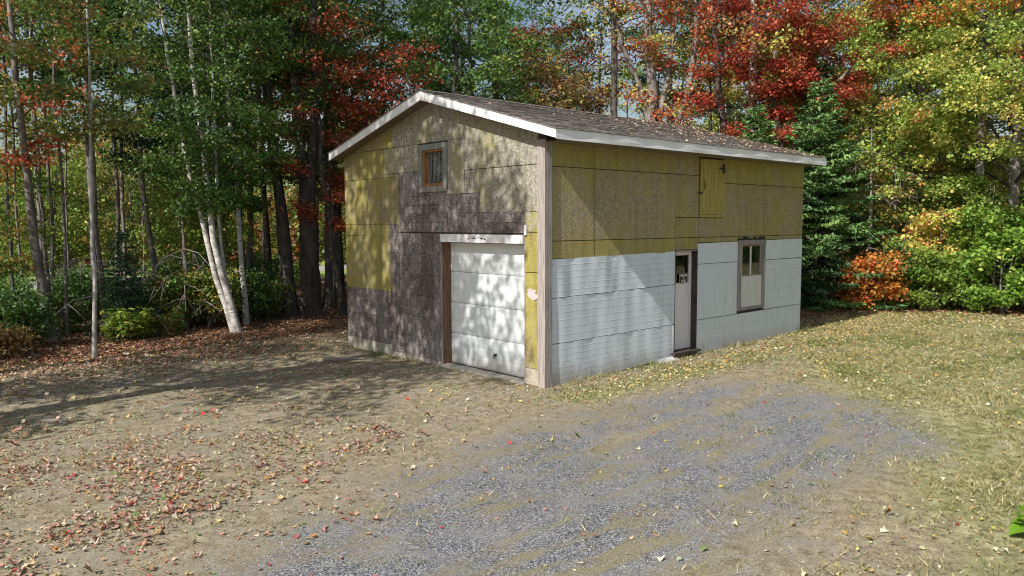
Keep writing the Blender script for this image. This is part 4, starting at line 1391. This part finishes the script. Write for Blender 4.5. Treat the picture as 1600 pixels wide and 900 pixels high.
for k, (kk, x, y, s_) in enumerate((('g1', 9, -24, 1.1), ('g3', 15, -27, 1.0), ('y1', 21, -23, 1.1), ('g2', 27, -25, 1.2), ('r1', 33, -20, 1.1), ('g1', 31, -29, 1.2), ('g3', 22, -32, 1.1), ('g2', 39, -24, 1.1), ('g1', 4, -28, 1.0))):  # maples added out of view so the side window mirrors dark foliage
    nm, lb, cat = LAB[kk]
    thing_tree(nm, "unseen leafy maple added beyond the lawn to darken the window reflections", x, y, K_[kk][0], K_[kk][1], cat, "unseen trees added for the window reflections", k * 1.7, (s_, s_, s_))
for k in range(12):  # unseen bush row, added to cover bright ground mirrored in the panes
    x, y = 9 + k * 2.7 + rng.uniform(-.6, .6), -18.5 + rng.uniform(-1.2, 1.2)
    q = rng.uniform(2.0, 2.7)
    thing_tree("shrub", "dark green bush added out of view to darken the pane reflections", x, y, K_['u2'][0], K_['u2'][1], "shrub", "unseen bushes added for the pane reflections", k * 1.1, (q, q, q))
# far wood across the road: one mass
rng = np.random.default_rng(77)
cc, tn = [], []
fm = MB()
for k in range(150):
    az = math.radians(rng.uniform(4, 98))
    d = rng.uniform(46, 66)
    x, y = -8.75 + d * math.cos(az), -9.05 + d * math.sin(az)
    H = rng.uniform(4.5, 9.5)
    r_ = rng.uniform(2.0, 3.6)
    q = 700
    u = rng.random(q)
    th = rng.uniform(0, 6.28, q)
    rr = r_ * np.sqrt(rng.random(q)) * np.sin(np.pi * np.clip(.12 + u * .86, 0, 1)) ** .6
    cc.append(np.stack([x + rr * np.cos(th), y + rr * np.sin(th), .3 + H * u], 1))
    tn.append(np.clip(rng.normal(rng.uniform(0, 1), .12, q), 0, 1))
    fm.tube([(x, y, 0), (x, y, H * .8)], [.15, .04], 4, False)
c = np.concatenate(cc)
V, F = leaf_cards(rng, c, .42 * rng.uniform(.6, 1.3, len(c)), 1.0)
col = np.repeat(pal_pick(rng, [(.05, .1, .025), (.09, .15, .03), (.14, .18, .04), (.22, .22, .05), (.3, .18, .05), (.3, .09, .04)], len(c), np.concatenate(tn), .1), 2, 0)
tag(link("far_wood", np_mesh("far_wood", V, F, M['leaf'], col)), "sunlit autumn wood far across the road", "woodland", kind="stuff")
tag(fm.build("far_trunks", M['bark_grey'], None, fix=False), "dim trunks of the far wood", "woodland", kind="stuff")

# bare grey branches at the wood's edge
def dead_branches(label, x, y, seed, n_, H):
    rng = np.random.default_rng(seed)
    mb = MB()
    for k in range(n_):
        a = rng.uniform(0, 6.28)
        z0 = rng.uniform(.4, H)
        p0 = np.array([0, 0, z0])
        ln = rng.uniform(.7, 1.6)
        d = np.array([math.cos(a), math.sin(a), rng.uniform(-.45, .15)])
        L = [p0, p0 + d * ln * .5 + [0, 0, .06], p0 + d * ln + [0, 0, -.2 * ln]]
        mb.tube(L, [.016, .011, .005], 4, False)
        for j in range(7):
            t0 = rng.uniform(.3, 1)
            q0 = p0 + d * ln * t0
            dv = d * rng.uniform(0, .5) + rng.normal(0, .6, 3) * [1, 1, .5] + [0, 0, -.3]
            mb.tube([q0, q0 + dv * .3, q0 + dv * .55 + [0, 0, -.06]], [.008, .006, .003], 3, False)
    mb.tube([(0, 0, -.05), (.03, 0, H * .6), (.0, .05, H + .8)], [.06, .05, .02], 6)
    o = mb.build("dead_fir", M['twig'], None, fix=False)
    o.location = (x, y, float(gz(x, y)))
    tag(o, label, "dead tree")
dead_branches("bare grey dead fir with drooping twigs, left of the birches", -1.75, 12.2, 5, 16, 2.6)
dead_branches("small bare grey snag beside the slim pale trunk", -3.9, 12.6, 6, 8, 2.2)
dead_branches("bare grey twigs of a dead fir right of the green spruce", 15.3, 1.3, 8, 22, 4.6)
st = MB().tube([(-1.5, 4.9, .02), (-1.2, 4.6, .045), (-.85, 4.35, .03)], [.03, .028, .02], 6).build("fallen_stick", M['twig'], None)
tag(st, "grey stick lying on the dirt near the shed's left wall", "stick")

# ------------------------------------------------------------------ fallen leaves, grass, pebbles
CAM = np.array([-8.752, -9.052])
def in_view(x, y, pad=.42):
    dx, dy = x - CAM[0], y - CAM[1]
    az = np.arctan2(dy, dx)
    return (az > yaw - .60 - pad) & (az < yaw + .60 + pad)
rng = np.random.default_rng(99)

def leaf_density(x, y):
    z = zones(x, y)
    gr, fo, gv = z[..., 0], z[..., 1], z[..., 2]
    cl_ = fbm(x * .9, y * .9, 21)
    cl2 = fbm(x * 2.3, y * 2.3, 31)
    a = np.exp(-(((x + 6.9) / 2.2) ** 2 + ((y + .5) / 2.4) ** 2))              # lower left drift
    bl_ = -1.75 + .255 * (x + 7.43)
    band = np.exp(-(((y - bl_ - .1) / (.42 + .25 * smooth01((-x - 4.5) / 2))) ** 2)) * (x < -3.4) * (x > -8.5)
    d = 9.0 + 270 * a * (.18 + smooth01((cl_ - .36) * 4)) * (.3 + 1.4 * smooth01((cl2 - .38) * 4)) + 230 * band * smooth01((cl2 - .32) * 4)
    d = d + 62 * gr * (.45 + .55 * smooth01((y + 5.5) / 3)) * (.35 + smooth01((cl_ - .35) * 3)) * (1 - gv)
    d = d + 150 * np.exp(-(((y + .75) / .55) ** 2)) * (x > .6) * (x < 11.5) * (.3 + .7 * smooth01((cl2 - .3) * 3)) * smooth01((x - .2) / 2.0)
    d = d + 40 * np.exp(-(((y + .6) / .7) ** 2 + ((x - .0) / 1.4) ** 2))
    d = d + 40 * smooth01((x - 8.2) / 3) * smooth01((y + 3.5) / 2.5)
    d = d + fo * 170
    d = d + 190 * np.exp(-((y - 8.6) / 1.3) ** 2) * (x < 3.5) + 40 * smooth01((y - 4.6) / 3) * (x < 0)
    d = d * (1 - .93 * gv) + 4.5 * gv
    inside = (x > -.02) & (x < 8.6) & (y > -.02) & (y < 6.56)
    return np.where(inside, 0, d)

PX = rng.uniform(-10, 18, 600000)
PY = rng.uniform(-13, 15, 600000)
AR = 28 * 28
dens0 = len(PX) / AR
ok = in_view(PX, PY)
PX, PY = PX[ok], PY[ok]
dn = leaf_density(PX, PY)
keep = rng.random(len(PX)) < np.minimum(1.45 * dn / dens0, 1)
PX, PY, dn = PX[keep], PY[keep], dn[keep]

LP_RED = [(.52, .41, .29), (.58, .49, .38), (.44, .23, .19), (.48, .31, .25), (.36, .13, .10), (.44, .29, .16), (.54, .40, .18), (.38, .21, .11), (.30, .19, .11)]
LP_YEL = [(.55, .44, .16), (.50, .36, .12), (.60, .52, .30), (.44, .30, .12), (.38, .22, .08), (.62, .56, .38), (.5, .42, .1)]
LP_BRN = [(.30, .15, .08), (.40, .2, .11), (.46, .28, .16), (.24, .12, .06), (.46, .15, .09), (.55, .40, .25)]
def litter_colour(x, y):
    N = len(x)
    fo = zones(x, y)[..., 1]
    left_ = smooth01((-x - 1.5 + .4 * (y + 2)) / 2.5)
    out = np.array(LP_YEL)[rng.integers(0, len(LP_YEL), N)]
    k = rng.random(N) < left_
    out[k] = np.array(LP_RED)[rng.integers(0, len(LP_RED), k.sum())]
    k = (rng.random(N) < np.maximum(fo, smooth01((y - 8.2) / 1.6) * (x < 2)) * .8)
    out[k] = np.array(LP_BRN)[rng.integers(0, len(LP_BRN), k.sum())]
    k = rng.random(N) < .035
    out[k] = np.array([(.18, .30, .07), (.40, .46, .30)])[rng.integers(0, 2, k.sum())]
    k = rng.random(N) < .05
    out[k] = np.array([(.46, .05, .04), (.55, .22, .04)])[rng.integers(0, 2, k.sum())]
    return out * rng.uniform(.7, 1.2, N)[:, None]

# maple leaf outline, unit size, star shaped
def maple_outline():
    ang = np.radians([-90, -50, -25, 0, 28, 52, 72, 90, 108, 128, 152, 180, 205, 230])
    rad = np.array([.30, .42, .22, .50, .26, .30, .28, .62, .28, .30, .26, .50, .22, .42])
    return np.stack([rad * np.cos(ang), rad * np.sin(ang)], 1)
OUT = maple_outline()
def fancy_leaves(x, y, size, seed, zoff=.012):
    r_ = np.random.default_rng(seed)
    N, k = len(x), len(OUT)
    a = r_.uniform(0, 6.28, N)
    ca, sa = np.cos(a)[:, None], np.sin(a)[:, None]
    s = size[:, None]
    stretch_ = r_.uniform(.55, 1.1, N)[:, None]
    ox, oy = OUT[None, :, 0] * s * stretch_, OUT[None, :, 1] * s
    curl = r_.normal(0, .7, N)[:, None]
    curl2 = r_.normal(.4, .5, N)[:, None]
    tx, ty = r_.normal(0, .22, (2, N))
    oz = (ox ** 2) / s * curl2 * 2.0 + (oy ** 2) / s * curl * 1.4 + ox * tx[:, None] + oy * ty[:, None]
    gx, gy = x[:, None] + ox * ca - oy * sa, y[:, None] + ox * sa + oy * ca
    oz -= oz.min(1)[:, None]
    z = gz(x, y)[:, None] + zoff + oz
    rim = np.stack([gx, gy, z], -1)
    cen = np.stack([x, y, gz(x, y) + zoff + .0 * x + (oz.mean(1) * .6)], -1)[:, None]
    V = np.concatenate([cen, rim], 1)
    i = np.arange(N)[:, None, None] * (k + 1)
    j = np.arange(k)
    T = np.stack([np.zeros(k, int), 1 + j, 1 + (j + 1) % k], 1)[None]
    return V, (i + T), k
D = np.hypot(PX - CAM[0], PY - CAM[1])
near = D < 11.5
sz = .054 * rng.uniform(.35, 1.35, len(PX)) * np.where(PX < -1.5, 1.15, .85)
colr = litter_colour(PX, PY)
V, F, k = fancy_leaves(PX[near], PY[near], sz[near], 3)
area_ord = np.argsort(D[near])
# the largest-looking leaves on the near ground lie as objects of their own
names = [("pink red", lambda c: c[0] > 2.2 * c[1]), ("yellow", lambda c: c[1] > .62 * c[0] and c[2] < .5 * c[0]), ("green", lambda c: c[1] > c[0]), ("tan", lambda c: True)]
app = sz[near] / D[near]
big = np.argsort(-app)[:160]
zn = zones(PX[near], PY[near])
for b in big:
    cx, cy, cz_ = float(PX[near][b]), float(PY[near][b]), float(gz(PX[near][b], PY[near][b]))
    me = np_mesh("maple_leaf", V[b] - [cx, cy, cz_], F[b] - b * (k + 1), M['litter'], np.tile(colr[near][b], (k, 1)))
    o = link("maple_leaf", me, None, (cx, cy, cz_))
    cn_ = next(nm for nm, f_ in names if f_(colr[near][b]))
    wh = "on the grey gravel" if zn[b, 2] > .5 else "on the dry lawn" if zn[b, 0] > .5 else "on the bare dirt"
    tag(o, f"{cn_} fallen maple leaf lying {wh} close to the camera", "leaf", f"{cn_} fallen leaves {wh}")
rest = np.setdiff1d(np.arange(near.sum()), big)
Vr = V[rest].reshape(-1, 3)
Fr = (np.arange(len(rest))[:, None, None] * (k + 1) + (F[rest] - rest[:, None, None] * (k + 1))).reshape(-1, 3)
tag(link("fallen_leaves", np_mesh("fallen_leaves", Vr, Fr, M['litter'], np.repeat(colr[near][rest], k, 0))), "red, tan and yellow leaves strewn over the near yard", "leaf litter", kind="stuff")
fx, fy = PX[~near], PY[~near]
cfar = np.stack([fx, fy, gz(fx, fy) + .018 + rng.uniform(0, .02, len(fx))], 1)
V, F = leaf_cards(rng, cfar, sz[~near] * 1.05, .38, .42, None, .16)
tag(link("fallen_leaves", np_mesh("fallen_leaves", V, F, M['litter'], np.repeat(colr[~near], 2, 0))), "yellow and brown leaves strewn along the shed and wood edge", "leaf litter", kind="stuff")
# crumbs of leaf and bark between the whole leaves
qx, qy = rng.uniform(-9, 16, 260000), rng.uniform(-8.5, 9.5, 260000)
ok = in_view(qx, qy)
qx, qy = qx[ok], qy[ok]
ins_ = (qx > -.03) & (qx < 8.62) & (qy > -.03) & (qy < 6.58)
pq = np.minimum(.12 + leaf_density(qx, qy) / 160, .75) * (1 - .75 * zones(qx, qy)[:, 2]) * (.3 + 1.2 * smooth01((fbm(qx * 3, qy * 3, 71) - .35) * 3)) * ~ins_
ok = rng.random(len(qx)) < pq
qx, qy = qx[ok], qy[ok]
cq = np.stack([qx, qy, gz(qx, qy) + .008], 1)
V, F = leaf_cards(rng, cq, rng.uniform(.012, .034, len(qx)), .45, .4, None, .15)
cp_ = np.array([(.42, .33, .2), (.55, .47, .31), (.2, .13, .07), (.13, .09, .05), (.35, .24, .11), (.6, .53, .36), (.3, .27, .1)])
tag(link("leaf_crumbs", np_mesh("leaf_crumbs", V, F, M['litter'], np.repeat(cp_[rng.integers(0, 7, len(qx))] * rng.uniform(.7, 1.15, len(qx))[:, None], 2, 0))), "crumbled leaf and bark bits on the yard", "leaf litter", kind="stuff")
# leaves and needles on the roof
nr = 3400
rx = XR0 + (XR1 - XR0) * rng.random(nr) ** .55
ry = -.55 + 3.6 * rng.random(nr)
kk_ = rng.random(nr) < (.12 + .88 * smooth01((rx - 1.5) / 6)) * (.2 + .7 * fbm(rx * 1.7, ry * 1.7, 8))
rx, ry = rx[kk_], ry[kk_]
rz_ = np.array([zroof(v) for v in ry]) + .024
V, F = leaf_cards(rng, np.stack([rx, ry, rz_], 1), .055 * rng.uniform(.5, 1.3, len(rx)), .35, .35)
rc = np.array([(.48, .38, .26), (.40, .24, .18), (.56, .48, .36), (.3, .2, .13), (.5, .34, .2)])[rng.integers(0, 5, len(rx))]
tag(link("roof_leaves", np_mesh("roof_leaves", V, F, M['litter'], np.repeat(rc, 2, 0))), "dry leaves littering the shingle roof, thickest at far end", "leaf litter", kind="stuff")

# grass blades
gxp, gyp = rng.uniform(-9, 18, 900000), rng.uniform(-14, 12, 900000)
ok = in_view(gxp, gyp)
gxp, gyp = gxp[ok], gyp[ok]
zz = zones(gxp, gyp)
tuft = smooth01((fbm(gxp * 1.6, gyp * 1.6, 41) - .38) * 4)
tuft2 = smooth01((fbm(gxp * 5, gyp * 5, 47) - .42) * 4)
pr = zz[:, 0] * (.25 + .75 * tuft) * (1 - zz[:, 2]) * .9 + .16 * tuft * tuft2 * (1 - zz[:, 1]) + .05 * zz[:, 2] * tuft2 * tuft
edge_ = np.exp(-((gyp + .1) / .12) ** 2) * (gxp > .1) * (gxp < 8.7) + np.exp(-((gxp + .12) / .12) ** 2) * (gyp > 3.2) * (gyp < 6.6)
pr = np.maximum(pr, .8 * edge_ * (.25 + tuft2))
pr *= ~((gxp > -.03) & (gxp < 8.6) & (gyp > -.03) & (gyp < 6.6))
pr *= np.clip(1.5 - np.hypot(gxp - CAM[0], gyp - CAM[1]) / 26, .2, 1)
ok = rng.random(len(gxp)) < pr
gxp, gyp, zz = gxp[ok], gyp[ok], zz[ok]
edge_, tuft, tuft2 = edge_[ok], tuft[ok], tuft2[ok]
N = len(gxp)
a = rng.uniform(0, 6.28, N)
hh = rng.uniform(.02, .06, N) * (.75 + .7 * tuft * tuft2) * (1 + 1.6 * edge_)
ww = rng.uniform(.003, .007, N) * (1 + np.hypot(gxp - CAM[0], gyp - CAM[1]) * .05)
lean = rng.normal(0, .9, (N, 2)) * hh[:, None]
V = np.empty((N, 3, 3))
g0 = gz(gxp, gyp)
V[:, 0] = np.stack([gxp - np.cos(a) * ww, gyp - np.sin(a) * ww, g0], 1)
V[:, 1] = np.stack([gxp + np.cos(a) * ww, gyp + np.sin(a) * ww, g0], 1)
V[:, 2] = np.stack([gxp + lean[:, 0], gyp + lean[:, 1], g0 + hh], 1)
gp = np.array([(.40, .35, .17), (.27, .25, .09), (.58, .51, .31), (.13, .15, .045), (.32, .30, .12)])
gc = gp[rng.integers(0, 5, N)]
gm = (fbm(gxp * .8, gyp * .8, 51) > .56) & (rng.random(N) < .7)
gc[gm] = np.array([(.13, .19, .05), (.17, .21, .06)])[rng.integers(0, 2, gm.sum())]
tag(link("grass", np_mesh("grass", V.reshape(-1, 3), np.arange(N * 3).reshape(-1, 3), M['grass'], gc * rng.uniform(.75, 1.2, N)[:, None])), "short dry grass blades over the yard", "grass", kind="stuff")

# loose stones of the drive
sx_, sy_ = rng.uniform(-9, 4, 200000), rng.uniform(-8.5, -.8, 200000)
ok = in_view(sx_, sy_) & (rng.random(200000) < .5 * smooth01(in_poly(sx_, sy_, GRAVEL) / .8 + .35) * (.25 + .75 * smooth01((fbm(sx_ * 1.3, sy_ * 1.3, 61) - .4) * 5)))
sx_, sy_ = sx_[ok], sy_[ok]
N = len(sx_)
r_ = rng.uniform(.0025, .0085, N) * np.where(rng.random(N) < .04, 1.9, 1)
base_ = np.array([(1, 0, 0), (-.5, .87, 0), (-.5, -.87, 0), (.1, .1, .8)])
ang = rng.uniform(0, 6.28, N)
ca, sa = np.cos(ang)[:, None], np.sin(ang)[:, None]
b = base_[None] * r_[:, None, None] * rng.uniform(.7, 1.3, (N, 4, 1))
V = np.stack([sx_[:, None] + b[..., 0] * ca - b[..., 1] * sa, sy_[:, None] + b[..., 0] * sa + b[..., 1] * ca, gz(sx_, sy_)[:, None] + .004 + b[..., 2]], -1)
i = np.arange(N)[:, None, None] * 4
F = (i + np.array([(0, 1, 3), (1, 2, 3), (2, 0, 3)])[None]).reshape(-1, 3)
pc = np.array([(.07, .075, .09), (.17, .175, .195), (.30, .305, .32), (.55, .55, .55), (.26, .23, .18)])[rng.choice(5, N, p=[.3, .28, .22, .10, .10])]
tag(link("gravel_stones", np_mesh("gravel_stones", V.reshape(-1, 3), F, M['pebble'], np.repeat(pc, 3, 0))), "loose grey stones on the drive", "gravel", kind="stuff")
